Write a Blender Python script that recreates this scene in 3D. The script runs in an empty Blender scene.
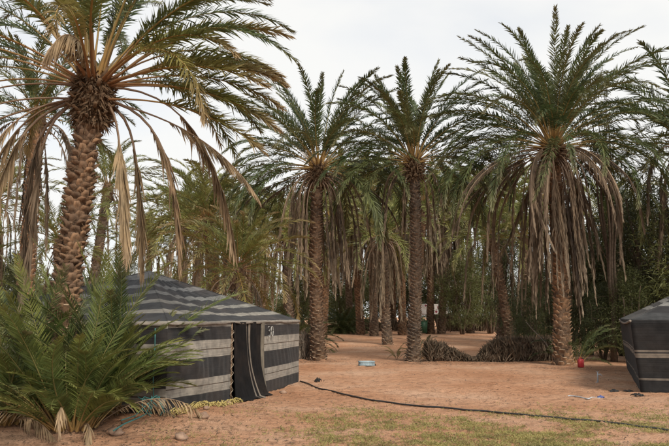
import bpy, math, random
import numpy as np
from mathutils import Vector, Matrix, noise as mnoise

R = math.radians
scene = bpy.context.scene
COL = scene.collection

# ------------------------------------------------------------------ camera, sky, sun, exposure
F, CX, CY, HZ, CAMH = 720.0, 334.5, 223.0, 317.0, 1.7
PITCH = math.atan((HZ - CY) / F)
cd = bpy.data.cameras.new("camera"); cam = bpy.data.objects.new("camera", cd); COL.objects.link(cam)
cam.location = (0, 0, CAMH); cam.rotation_euler = (math.pi / 2 + PITCH, 0, 0)
cd.sensor_width = 36; cd.lens = F / 669 * 36; cd.clip_end = 5000; cd.clip_start = 0.1
scene.camera = cam

SUN_EL, SUN_AZ = R(40), R(152)          # azimuth: clockwise from +Y
w = bpy.data.worlds.new("World"); scene.world = w; w.use_nodes = True
nt = w.node_tree; nt.nodes.clear()
out = nt.nodes.new('ShaderNodeOutputWorld')
sky = nt.nodes.new('ShaderNodeTexSky'); sky.sky_type = 'NISHITA'; sky.sun_disc = False
sky.sun_elevation = SUN_EL; sky.sun_rotation = SUN_AZ; sky.dust_density = 2.0
bg1 = nt.nodes.new('ShaderNodeBackground'); bg1.inputs[1].default_value = 0.14
bg2 = nt.nodes.new('ShaderNodeBackground'); bg2.inputs[0].default_value = (0.735, 0.73, 0.71, 1); bg2.inputs[1].default_value = 1.0
mix = nt.nodes.new('ShaderNodeMixShader')
tc = nt.nodes.new('ShaderNodeTexCoord'); mp = nt.nodes.new('ShaderNodeMapping')
mp.inputs['Scale'].default_value = (1.0, 1.0, 2.6)
nz = nt.nodes.new('ShaderNodeTexNoise'); nz.inputs['Scale'].default_value = 1.5; nz.inputs['Detail'].default_value = 5; nz.inputs['Distortion'].default_value = 0.4
rp = nt.nodes.new('ShaderNodeValToRGB')
rp.color_ramp.elements[0].position = 0.36; rp.color_ramp.elements[0].color = (0.62,) * 3 + (1,)
rp.color_ramp.elements[1].position = 0.60; rp.color_ramp.elements[1].color = (0.96,) * 3 + (1,)
L = nt.links.new
L(tc.outputs['Generated'], mp.inputs[0]); L(mp.outputs[0], nz.inputs[0]); L(nz.outputs[0], rp.inputs[0])
L(sky.outputs[0], bg1.inputs[0]); L(rp.outputs[0], mix.inputs[0]); L(bg1.outputs[0], mix.inputs[1]); L(bg2.outputs[0], mix.inputs[2]); L(mix.outputs[0], out.inputs[0])

sd = bpy.data.lights.new("sun", 'SUN'); sd.energy = 3.1; sd.angle = R(16); sd.color = (1.0, 0.90, 0.76)
sun = bpy.data.objects.new("sun", sd); COL.objects.link(sun)
sdir = Vector((math.sin(SUN_AZ) * math.cos(SUN_EL), math.cos(SUN_AZ) * math.cos(SUN_EL), math.sin(SUN_EL)))
sun.rotation_euler = sdir.to_track_quat('Z', 'Y').to_euler()
scene.view_settings.view_transform = 'Standard'; scene.view_settings.look = 'None'
scene.view_settings.exposure = 0.42; scene.view_settings.gamma = 1.0
scene.render.engine = 'CYCLES'
scene.cycles.max_bounces = 6; scene.cycles.transparent_max_bounces = 4

# ------------------------------------------------------------------ helpers
rng = np.random.default_rng(7)
random.seed(7)

def sst(a, b, x):
    t = np.clip((x - a) / (b - a), 0, 1); return t * t * (3 - 2 * t)

def gz(x, y):
    """height of the sand"""
    x = np.asarray(x, float); y = np.asarray(y, float)
    h = 0.55 * sst(34, 80, y)
    h = h + 0.025 * np.sin(x * 1.3 + 0.7 * np.sin(y * 0.9)) * np.cos(y * 1.1 + 0.5 * x) + 0.012 * np.sin(3.1 * x + 1.7 * y) * np.sin(2.3 * y - x)
    h = h + 0.16 * np.exp(-(((x + 3.0) / 2.6) ** 2 + ((y - 12.4) / 1.5) ** 2))      # bank of sand at the tent foot
    return h

def ray(px, py):
    u = (px - CX) / F; v = (CY - py) / F
    return u, math.cos(PITCH) - v * math.sin(PITCH), math.sin(PITCH) + v * math.cos(PITCH)

def at(px, py, d):
    u, f, z = ray(px, py); return Vector((u / f * d, d, CAMH + z / f * d))

def ground(px, py):
    u, f, z = ray(px, py)
    prev = 3.0
    for d in np.arange(3.0, 140, 0.1):
        if CAMH + z / f * d < float(gz(u / f * d, d)): break
    return Vector((u / f * d, d, float(gz(u / f * d, d))))

def on(px, d):
    x = (px - CX) / F / math.cos(PITCH) * d      # near enough at horizon height
    x = (px - CX) / F * d * math.cos(PITCH) + 0 * x
    return Vector((x, d, float(gz(x, d))))

def tag(o, label=None, cat=None, group=None, kind=None):
    if label: o['label'] = label
    if cat: o['category'] = cat
    if group: o['group'] = group
    if kind: o['kind'] = kind
    return o

def empty(name, loc, label, cat, group=None, rz=0):
    o = bpy.data.objects.new(name, None); COL.objects.link(o)
    o.location = loc; o.rotation_euler = (0, 0, rz)
    o.empty_display_size = 0.2
    return tag(o, label, cat, group)

def npmesh(name, V, quads=None, tris=None, mats=(), mi=None, t=None, uv=None, smooth=False):
    me = bpy.data.meshes.new(name)
    V = np.asarray(V, np.float32)
    q = np.zeros((0, 4), int) if quads is None or len(quads) == 0 else np.asarray(quads, int)
    tr = np.zeros((0, 3), int) if tris is None or len(tris) == 0 else np.asarray(tris, int)
    loops = np.concatenate([q.ravel(), tr.ravel()]).astype(np.int32)
    starts = np.concatenate([np.arange(len(q)) * 4, len(q) * 4 + np.arange(len(tr)) * 3]).astype(np.int32)
    me.vertices.add(len(V)); me.vertices.foreach_set('co', V.ravel())
    me.loops.add(len(loops)); me.loops.foreach_set('vertex_index', loops)
    me.polygons.add(len(starts)); me.polygons.foreach_set('loop_start', starts)
    for m in mats: me.materials.append(m)
    if mi is not None: me.polygons.foreach_set('material_index', np.asarray(mi, np.int32))
    if smooth: me.polygons.foreach_set('use_smooth', np.ones(len(starts), bool))
    if uv is not None:
        ul = me.uv_layers.new(name='UVMap'); ul.data.foreach_set('uv', np.asarray(uv, np.float32)[loops].ravel())
    me.update(calc_edges=True)
    if t is not None:
        a = me.attributes.new('t', 'FLOAT', 'POINT'); a.data.foreach_set('value', np.asarray(t, np.float32))
    me.validate()
    return me

def ob(name, me, parent=None, loc=(0, 0, 0), rot=(0, 0, 0), scale=None):
    o = bpy.data.objects.new(name, me); COL.objects.link(o)
    o.location = loc; o.rotation_euler = rot
    if scale is not None: o.scale = (scale,) * 3 if isinstance(scale, (int, float)) else scale
    if parent: o.parent = parent
    return o

class MB:
    """collects shapes with a material index, links as one mesh"""
    def __init__(s): s.V = []; s.Q = []; s.T = []; s.qm = []; s.tm = []; s.n = 0; s.t = []
    def add(s, V, Q=(), T=(), m=0, t=0.0):
        V = np.asarray(V, float).reshape(-1, 3)
        Q = np.asarray(Q, int).reshape(-1, 4); T = np.asarray(T, int).reshape(-1, 3)
        s.V.append(V); s.Q.append(Q + s.n); s.T.append(T + s.n); s.n += len(V)
        s.qm.append(np.full(len(Q), m) if np.isscalar(m) else np.asarray(m)[:len(Q)]); s.tm.append(np.full(len(T), m if np.isscalar(m) else 0))
        s.t.append(np.full(len(V), t) if np.isscalar(t) else np.asarray(t))
    def tube(s, P, r, k=6, m=0, cap=True, t=0.0, flat=1.0):
        P = np.asarray(P, float); n = len(P); r = np.full(n, r) if np.isscalar(r) else np.asarray(r, float)
        T = np.gradient(P, axis=0); T /= np.linalg.norm(T, axis=1)[:, None] + 1e-9
        up = np.array([0, 0, 1.0]) if abs(T[:, 2]).mean() < 0.8 else np.array([0, 1.0, 0])
        A = np.cross(T, up); A /= np.linalg.norm(A, axis=1)[:, None] + 1e-9
        B = np.cross(A, T)
        a = np.arange(k) * 2 * np.pi / k
        V = (P[:, None] + r[:, None, None] * (np.cos(a)[None, :, None] * A[:, None] + flat * np.sin(a)[None, :, None] * B[:, None])).reshape(-1, 3)
        i = np.arange(n - 1)[:, None] * k; j = np.arange(k)[None]; j2 = (j + 1) % k
        Q = np.stack([i + j, i + j2, i + k + j2, i + k + j], -1).reshape(-1, 4)
        tr = []
        if cap:
            V = np.vstack([V, P[0], P[-1]]); c0 = n * k
            for q in range(k):
                tr.append((c0, (q + 1) % k, q)); tr.append((c0 + 1, (n - 1) * k + q, (n - 1) * k + (q + 1) % k))
        tt = t
        if not np.isscalar(t): tt = np.repeat(t, k); tt = np.concatenate([tt, [t[0], t[-1]]]) if cap else tt
        s.add(V, Q, tr, m, tt)
    def box(s, c, size, m=0, rz=0.0, jit=0):
        c = np.asarray(c, float); h = np.asarray(size, float) / 2
        S = np.array([(x, y, z) for z in (-1, 1) for y in (-1, 1) for x in (-1, 1)], float) * h
        if jit: S += rng.uniform(-jit, jit, S.shape)
        cr, sr = math.cos(rz), math.sin(rz)
        S = np.stack([S[:, 0] * cr - S[:, 1] * sr, S[:, 0] * sr + S[:, 1] * cr, S[:, 2]], 1)
        s.add(S + c, [(0, 2, 3, 1), (4, 5, 7, 6), (0, 1, 5, 4), (2, 6, 7, 3), (0, 4, 6, 2), (1, 3, 7, 5)], (), m)
    def mesh(s, name, mats, smooth=False, uv=None):
        return npmesh(name, np.vstack(s.V), np.vstack(s.Q), np.vstack(s.T), mats, np.concatenate([np.concatenate(s.qm), np.concatenate(s.tm)]) , np.concatenate(s.t), uv, smooth)
    def build(s, name, mats, parent=None, loc=(0, 0, 0), rot=(0, 0, 0), smooth=False):
        return ob(name, s.mesh(name, mats, smooth), parent, loc, rot)

def nrm(A): return A / (np.linalg.norm(A, axis=-1, keepdims=True) + 1e-9)

def blades(B, D, ln, wd, bend=0.25, g=None, face=None, seg=2):
    """thin pointed blades: returns V, quads, tris. B base (n,3), D unit dir, ln length, wd width"""
    n = len(B); g = np.array([0, 0, -1.0]) if g is None else g
    ln = np.broadcast_to(ln, (n,))[:, None]; wd = np.broadcast_to(wd, (n,))[:, None]
    bend = np.broadcast_to(bend, (n,))[:, None]
    if face is None: face = rng.normal(size=(n, 3))
    W = nrm(np.cross(D, face))
    M = B + D * ln * 0.5 + g * ln * bend * 0.25
    Tp = B + D * ln + g * ln * bend
    V = np.stack([B - W * wd * 0.3, B + W * wd * 0.3, M - W * wd * 0.5, M + W * wd * 0.5, Tp], 1).reshape(-1, 3)
    k = np.arange(n)[:, None] * 5
    return V, k + np.array([[0, 1, 3, 2]]), k + np.array([[2, 3, 4]])

# ------------------------------------------------------------------ materials
def new_mat(name):
    m = bpy.data.materials.new(name); m.use_nodes = True
    nt = m.node_tree; b = nt.nodes['Principled BSDF']
    return m, nt, b

def N(nt, typ, **kw):
    n = nt.nodes.new(typ)
    for k, v in kw.items():
        if k in n.inputs.keys() if hasattr(n.inputs, 'keys') else False: n.inputs[k].default_value = v
        else: setattr(n, k, v)
    return n

def ramp(nt, fac, cols, pos=None, interp='LINEAR'):
    r = nt.nodes.new('ShaderNodeValToRGB'); cr = r.color_ramp; cr.interpolation = interp
    pos = pos or [i / (len(cols) - 1) for i in range(len(cols))]
    while len(cr.elements) < len(cols): cr.elements.new(0.5)
    for e, c, p in zip(cr.elements, cols, pos): e.position = p; e.color = tuple(c) + (1,)
    nt.links.new(fac, r.inputs[0]); return r.outputs[0]

def mixc(nt, a, b, fac, mode='MIX'):
    m = nt.nodes.new('ShaderNodeMix'); m.data_type = 'RGBA'; m.blend_type = mode
    for s, v in ((6, a), (7, b), (0, fac)):
        if hasattr(v, 'links'): nt.links.new(v, m.inputs[s])
        else: m.inputs[s].default_value = v if s == 0 else tuple(v) + (1,)
    return m.outputs[2]

def noise(nt, scale, detail=4, coord='Object', rough=0.6, sc=None):
    tc = nt.nodes.new('ShaderNodeTexCoord'); n = nt.nodes.new('ShaderNodeTexNoise')
    n.inputs['Scale'].default_value = scale; n.inputs['Detail'].default_value = detail; n.inputs['Roughness'].default_value = rough
    src = tc.outputs[coord]
    if sc:
        mp = nt.nodes.new('ShaderNodeMapping'); mp.inputs['Scale'].default_value = sc
        nt.links.new(src, mp.inputs[0]); src = mp.outputs[0]
    nt.links.new(src, n.inputs['Vector']); return n.outputs[0]

def bump(nt, b, h, strength, dist=0.02):
    bm = nt.nodes.new('ShaderNodeBump'); bm.inputs['Strength'].default_value = strength; bm.inputs['Distance'].default_value = dist
    nt.links.new(h, bm.inputs['Height']); nt.links.new(bm.outputs[0], b.inputs['Normal'])

def leaf_mat(name, cols, tipcol, tip0=0.75, trans=0.25, rough=0.5):
    m, nt, b = new_mat(name)
    oi = nt.nodes.new('ShaderNodeObjectInfo')
    c = ramp(nt, oi.outputs['Random'], cols)
    n = noise(nt, 2.5, 3)
    c = mixc(nt, c, ramp(nt, n, [(0.55, 0.55, 0.5), (1.35, 1.3, 1.15)], [0.3, 0.7]), 1.0, 'MULTIPLY')
    at_ = nt.nodes.new('ShaderNodeAttribute'); at_.attribute_name = 't'
    mr = nt.nodes.new('ShaderNodeMapRange'); mr.inputs[1].default_value = tip0; mr.inputs[2].default_value = tip0 + 0.45
    nt.links.new(at_.outputs['Fac'], mr.inputs[0])
    c = mixc(nt, c, tipcol, mr.outputs[0])
    nt.links.new(c, b.inputs['Base Color']); b.inputs['Roughness'].default_value = rough
    b.inputs['Specular IOR Level'].default_value = 0.35
    tr = nt.nodes.new('ShaderNodeBsdfTranslucent'); mx = nt.nodes.new('ShaderNodeMixShader'); mx.inputs[0].default_value = trans
    nt.links.new(c, tr.inputs[0]); nt.links.new(b.outputs[0], mx.inputs[1]); nt.links.new(tr.outputs[0], mx.inputs[2])
    nt.links.new(mx.outputs[0], nt.nodes['Material Output'].inputs[0])
    return m

def plain(name, cols, scale=8, rough=0.8, bs=0.3, detail=5, sc=None, spec=0.3, bd=0.02):
    m, nt, b = new_mat(name)
    n = noise(nt, scale, detail, sc=sc)
    nt.links.new(ramp(nt, n, cols, [0.3 + 0.4 * i / max(1, len(cols) - 1) for i in range(len(cols))]), b.inputs['Base Color'])
    b.inputs['Roughness'].default_value = rough; b.inputs['Specular IOR Level'].default_value = spec
    if bs: bump(nt, b, n, bs, bd)
    return m

M = {}
M['green'] = leaf_mat('frond_green', [(0.055, 0.085, 0.035), (0.075, 0.105, 0.045), (0.10, 0.13, 0.055), (0.12, 0.125, 0.06)], (0.17, 0.14, 0.075), 0.8)
M['olive'] = leaf_mat('frond_olive', [(0.11, 0.13, 0.045), (0.16, 0.165, 0.05), (0.20, 0.175, 0.065)], (0.29, 0.21, 0.11), 0.6, 0.35)
M['bush'] = leaf_mat('frond_young', [(0.08, 0.125, 0.042), (0.13, 0.17, 0.055), (0.20, 0.23, 0.068)], (0.20, 0.17, 0.05), 0.85, 0.3)
M['dead'] = leaf_mat('frond_dry', [(0.09, 0.066, 0.05), (0.14, 0.104, 0.078), (0.20, 0.15, 0.11), (0.11, 0.088, 0.075)], (0.27, 0.21, 0.15), 0.7, 0.15, 0.8)
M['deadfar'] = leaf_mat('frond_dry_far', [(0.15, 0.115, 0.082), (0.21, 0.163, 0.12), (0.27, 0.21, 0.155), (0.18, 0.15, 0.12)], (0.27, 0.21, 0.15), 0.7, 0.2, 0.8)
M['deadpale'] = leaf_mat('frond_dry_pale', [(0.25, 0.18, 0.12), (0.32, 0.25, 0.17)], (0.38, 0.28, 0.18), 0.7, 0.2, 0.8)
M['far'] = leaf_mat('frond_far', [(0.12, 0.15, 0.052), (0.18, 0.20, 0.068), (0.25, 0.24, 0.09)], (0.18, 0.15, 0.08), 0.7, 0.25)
def rachis_mat(name, base, tip):
    m, nt, b = new_mat(name)
    a = nt.nodes.new('ShaderNodeAttribute'); a.attribute_name = 't'
    nt.links.new(ramp(nt, a.outputs['Fac'], [base, tip], [0.05, 0.5]), b.inputs['Base Color'])
    b.inputs['Roughness'].default_value = 0.55; return m
M['rachis'] = rachis_mat('rachis_green', (0.30, 0.19, 0.07), (0.20, 0.19, 0.07))
M['rachis_o'] = rachis_mat('rachis_orange', (0.20, 0.10, 0.045), (0.28, 0.19, 0.06))
M['rachis_d'] = rachis_mat('rachis_dry', (0.13, 0.08, 0.05), (0.24, 0.17, 0.11))
M['trunk'] = plain('palm_trunk', [(0.07, 0.045, 0.03), (0.15, 0.095, 0.06)], 9, 0.9, 0.8)
def boot_mat(name, lo, hi):
    m, nt, b = new_mat(name)
    oi = nt.nodes.new('ShaderNodeObjectInfo'); n = noise(nt, 14, 5, sc=(1, 1, 0.35))
    c = ramp(nt, n, [lo, hi], [0.3, 0.7])
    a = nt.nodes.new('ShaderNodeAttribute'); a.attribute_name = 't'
    c = mixc(nt, c, ramp(nt, a.outputs['Fac'], [(0.62, 0.58, 0.55), (1.25, 1.2, 1.15)]), 1.0, 'MULTIPLY')  # recess shade painted in, with darker fibre: dark low down, pale at the lip
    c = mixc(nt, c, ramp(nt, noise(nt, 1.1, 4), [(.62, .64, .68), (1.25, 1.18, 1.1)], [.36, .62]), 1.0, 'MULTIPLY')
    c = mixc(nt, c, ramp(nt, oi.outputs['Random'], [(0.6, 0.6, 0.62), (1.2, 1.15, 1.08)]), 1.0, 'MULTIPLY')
    nt.links.new(c, b.inputs['Base Color']); b.inputs['Roughness'].default_value = 0.85
    bump(nt, b, n, 0.6, 0.015); return m
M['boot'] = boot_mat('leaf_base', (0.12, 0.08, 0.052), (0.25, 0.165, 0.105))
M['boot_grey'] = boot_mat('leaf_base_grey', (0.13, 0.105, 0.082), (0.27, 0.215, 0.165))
M['cut'] = plain('leaf_base_cut', [(0.30, 0.22, 0.15), (0.50, 0.38, 0.27)], 25, 0.9, 0.4)
M['fibre'] = plain('palm_fibre', [(0.06, 0.038, 0.024), (0.17, 0.11, 0.065)], 10, 0.95, 0.2)

# sand
m, nt, b = new_mat('sand'); M['sand'] = m
n1 = noise(nt, 0.35, 6); n2 = noise(nt, 5, 8, rough=0.7); n3 = noise(nt, 40, 4, rough=0.7)
c = ramp(nt, n1, [(0.54, 0.285, 0.165), (0.63, 0.36, 0.225), (0.70, 0.455, 0.315)], [0.35, 0.5, 0.66])
c = mixc(nt, c, ramp(nt, n2, [(0.62, 0.58, 0.54), (1.0, 1.0, 1.0), (1.1, 1.1, 1.08)], [0.33, 0.48, 0.7]), 1.0, 'MULTIPLY')
c = mixc(nt, c, ramp(nt, n3, [(0.78, 0.75, 0.72), (1.1, 1.1, 1.1)], [0.35, 0.65]), 1.0, 'MULTIPLY')
nt.links.new(c, b.inputs['Base Color']); b.inputs['Roughness'].default_value = 0.95; b.inputs['Specular IOR Level'].default_value = 0.15
ad = nt.nodes.new('ShaderNodeMath'); ad.operation = 'ADD'
v = nt.nodes.new('ShaderNodeTexVoronoi'); v.inputs['Scale'].default_value = 3.2; v.feature = 'SMOOTH_F1'
tcv = nt.nodes.new('ShaderNodeTexCoord'); nt.links.new(tcv.outputs['Object'], v.inputs['Vector'])
nt.links.new(v.outputs[0], ad.inputs[0]); nt.links.new(n2, ad.inputs[1])
ad2 = nt.nodes.new('ShaderNodeMath'); ad2.operation = 'MULTIPLY_ADD'; ad2.inputs[1].default_value = 0.35
nt.links.new(n3, ad2.inputs[0]); nt.links.new(ad.outputs[0], ad2.inputs[2])
bump(nt, b, ad2.outputs[0], 1.0, 0.11)

# ------------------------------------------------------------------ sand ground
k = np.linspace(-math.asinh(1600 / 4.5), math.asinh(1600 / 4.5), 580)
xs = 2 + 4.5 * np.sinh(k); ys = 16 + 4.5 * np.sinh(k)
X, Y = np.meshgrid(xs, ys)
Z = gz(X, Y)
near = np.exp(-((X / 18) ** 2 + ((Y - 16) / 16) ** 2))
Z = Z + near * 0.022 * (rng.random(X.shape) - 0.5)
for path in range(26):                     # trodden footprints across the clearing
    fx, fy, fa = rng.uniform(-6, 11), rng.uniform(10, 34), rng.uniform(0, 6.28)
    for st in range(26):
        fa += rng.normal(0, .12); fx += .42 * math.cos(fa); fy += .42 * math.sin(fa)
        cx_ = fx - .1 * math.sin(fa) * (-1) ** st; cy_ = fy + .1 * math.cos(fa) * (-1) ** st
        i0, i1 = np.searchsorted(xs, [cx_ - .5, cx_ + .5]); j0, j1 = np.searchsorted(ys, [cy_ - .5, cy_ + .5])
        dx, dy = X[j0:j1, i0:i1] - cx_, Y[j0:j1, i0:i1] - cy_
        la, lb = dx * math.cos(fa) + dy * math.sin(fa), -dx * math.sin(fa) + dy * math.cos(fa)
        q2 = (la / .17) ** 2 + (lb / .09) ** 2
        Z[j0:j1, i0:i1] += (-.032 * np.exp(-q2) + .016 * np.exp(-(np.sqrt(q2) - 1.6) ** 2 / .25))
nn = len(k); idx = (np.arange(nn - 1)[:, None] * nn + np.arange(nn - 1)[None])
Q = np.stack([idx, idx + 1, idx + nn + 1, idx + nn], -1).reshape(-1, 4)
gr = ob('ground', npmesh('ground', np.stack([X, Y, Z], -1).reshape(-1, 3), Q, None, [M['sand']], smooth=True))
tag(gr, 'reddish sand ground trodden between the palms', kind='structure')

# ------------------------------------------------------------------ palm fronds
def frond_mesh(L=4.0, e0=0.8, droop=1.3, kind='green', pairs=60, ll=0.42, lw=0.03, pet=0.15, sway=0.0, tau=None,
               seed=0, V=0.5, fall=0.15, rr=0.022, messy=0.12, twist=0.0, pw=1.4, base_w=1.9):
    g = np.random.default_rng(seed)
    K = 15; t = np.linspace(0, 1, K)
    if tau is None: e = np.maximum(e0 - droop * t ** pw, -1.52)
    else: e = -1.5 + (e0 + 1.5) * np.exp(-(t / tau) ** 1.5) + 0.05 * np.sin(6 * t + seed)
    D = np.stack([np.cos(e), np.zeros(K), np.sin(e)], 1)
    D[:, 1] = sway * t * (1.5 if tau is None else 0.5 * np.cos(e)); D = nrm(D)
    P = np.vstack([[0, 0, 0], np.cumsum((D[:-1] + D[1:]) / 2, 0) * L / (K - 1)])
    mb = MB()
    rad = rr * (1 - 0.85 * t); rad[0] *= base_w; rad[1] *= 1.15 + (base_w - 1.9) * 0.1
    mb.tube(P, rad, 4 if rr < 0.02 else 5, 0, cap=False, t=t, flat=0.7)
    s = np.sort(np.clip(np.linspace(pet, 1.0, pairs) + g.normal(0, 0.004, pairs), 0, 1)); s = np.repeat(s, 2)
    side = np.tile([1.0, -1.0], pairs); n = len(s)
    B = np.stack([np.interp(s, t, P[:, i]) for i in range(3)], 1)
    T = nrm(np.stack([np.interp(s, t, D[:, i]) for i in range(3)], 1))
    S = nrm(np.cross(np.array([0, 0, 1.0]), T + np.array([1e-3, 0, 0]))); Nn = np.cross(T, S)
    if twist or tau is not None:
        a = (twist + (g.uniform(-1.5, 1.5) if tau is not None else 0)) * s
        S, Nn = S * np.cos(a)[:, None] + Nn * np.sin(a)[:, None], Nn * np.cos(a)[:, None] - S * np.sin(a)[:, None]
    q = (s - pet) / (1 - pet)
    a = (0.95 - 0.44 * q) + g.normal(0, messy, n)
    vb = V + g.normal(0, messy * 2.2, n) + 0.3 * np.where((np.arange(n) // 2) % 2, 1, -1) * (messy > 0.05)
    d = np.cos(a)[:, None] * T + np.sin(a)[:, None] * (side[:, None] * np.cos(vb)[:, None] * S + np.sin(vb)[:, None] * Nn)
    l = ll * (0.62 + 0.38 * np.sin(np.pi * np.clip(q * 0.85 + 0.12, 0, 1))) * (1 - 0.42 * q ** 5) * g.uniform(0.85, 1.1, n)
    l = np.where(q < 0.1, l * (0.35 + 6 * q), l)
    if kind.startswith('dead'):
        a = a * .55; d = np.cos(a)[:, None] * T + np.sin(a)[:, None] * (side[:, None] * np.cos(vb)[:, None] * S + np.sin(vb)[:, None] * Nn)
        d = nrm(d * 0.8 + np.array([0, 0, -0.7])); l = l * g.uniform(0.6, 1.1, n)
    d = nrm(d)
    face = Nn + 0.5 * side[:, None] * S + g.normal(0, 0.35, (n, 3))
    V_, q_, t_ = blades(B, d, l, lw * g.uniform(0.8, 1.2, n), fall, face=face)
    tt = np.repeat(q, 5); tt = tt + np.tile([0, 0, 0.08, 0.08, 0.22], n) - 0.05
    mb.add(V_, q_, t_, 1, tt)
    rm = {'green': 'rachis', 'olive': 'rachis_o', 'bush': 'rachis', 'dead': 'rachis_d', 'deadpale': 'rachis_d', 'deadfar': 'rachis_d', 'far': 'rachis'}[kind]
    return mb.mesh('frond', [M[rm], M[kind]])

LIB = {}
def lib(kind, e0, tau, far):
    """shared fronds: quantised rise, a few variants each"""
    eb = round(e0 / 0.22) * 0.22; v = random.randrange(3); key = (kind, round(eb, 2), tau, v, far)
    if key not in LIB:
        pairs, lw = ((84, 0.036), (56, 0.052))[far]
        sd = abs(hash((kind, round(eb, 2), str(tau), v))) % 99991 if False else len(LIB) * 13 + 5
        g = random.Random(sd)
        if tau is None:
            LIB[key] = frond_mesh(4.0, eb, 1.15 + 0.45 * g.random() + 0.25 * max(0, 1 - eb), kind, pairs, 0.46, lw, 0.13, g.uniform(-.25, .25), None, sd, rr=0.022 + 0.01 * far, fall=0.12)
        else:
            LIB[key] = frond_mesh(4.0, eb, 0, kind, pairs, 0.40, lw * 1.0, 0.18, g.uniform(-.35, .35), tau, sd, fall=0.5, messy=0.3, rr=0.026 + 0.01 * far)
    return LIB[key]

def trunk_profile(base, crown, r0, r1, bow=0.0, n=24):
    t = np.linspace(0, 1, n)
    P = np.array(base)[None] * (1 - t[:, None]) + np.array(crown)[None] * t[:, None]
    P[:, 0] += bow * np.sin(np.pi * t)
    r = r0 + (r1 - r0) * t; r = r * (1 + 0.35 * np.exp(-t * n * 0.12 * 3))
    return t, P, r

def boot_shape(w=0.2, h=0.2, out=0.075, th=0.03, g=random):
    """one old leaf base: narrow scale leaning out of the trunk, cut off at the top. local x = outward, z = up"""
    a, b_ = w / 2, w * g.uniform(0.24, 0.42)
    o1 = out * g.uniform(0.6, 1.5); hh = h * g.uniform(0.75, 1.15)
    V = [(0.0, -a, 0), (0.0, a, 0), (out * 0.25, -a * 0.9, hh * 0.45), (out * 0.25, a * 0.9, hh * 0.45), (o1, -b_, hh), (o1, b_, hh),
         (o1 - th, -b_ * 0.9, hh * 1.02), (o1 - th, b_ * 0.9, hh * 1.02), (-0.02, -a, hh * 0.55), (-0.02, a, hh * 0.55), (out * 0.30, 0, hh * 0.42), (o1 + 0.012, 0, hh * 0.97)]
    V = [(x + g.uniform(-.008, .008), y + g.uniform(-.05, .05) * w, z + g.uniform(-.06, .06) * h) for x, y, z in V]
    Q = [(0, 2, 10, 10), (10, 3, 1, 1)]
    T = [(0, 10, 2), (0, 1, 10), (1, 3, 10), (2, 10, 11), (2, 11, 4), (10, 3, 11), (3, 5, 11), (2, 4, 6), (2, 6, 8), (0, 2, 8), (3, 7, 5), (3, 9, 7), (1, 9, 3)]
    TC = [(4, 11, 6), (11, 7, 6), (11, 5, 7)]
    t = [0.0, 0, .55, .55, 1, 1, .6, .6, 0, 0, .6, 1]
    return V, T, TC, t

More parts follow.
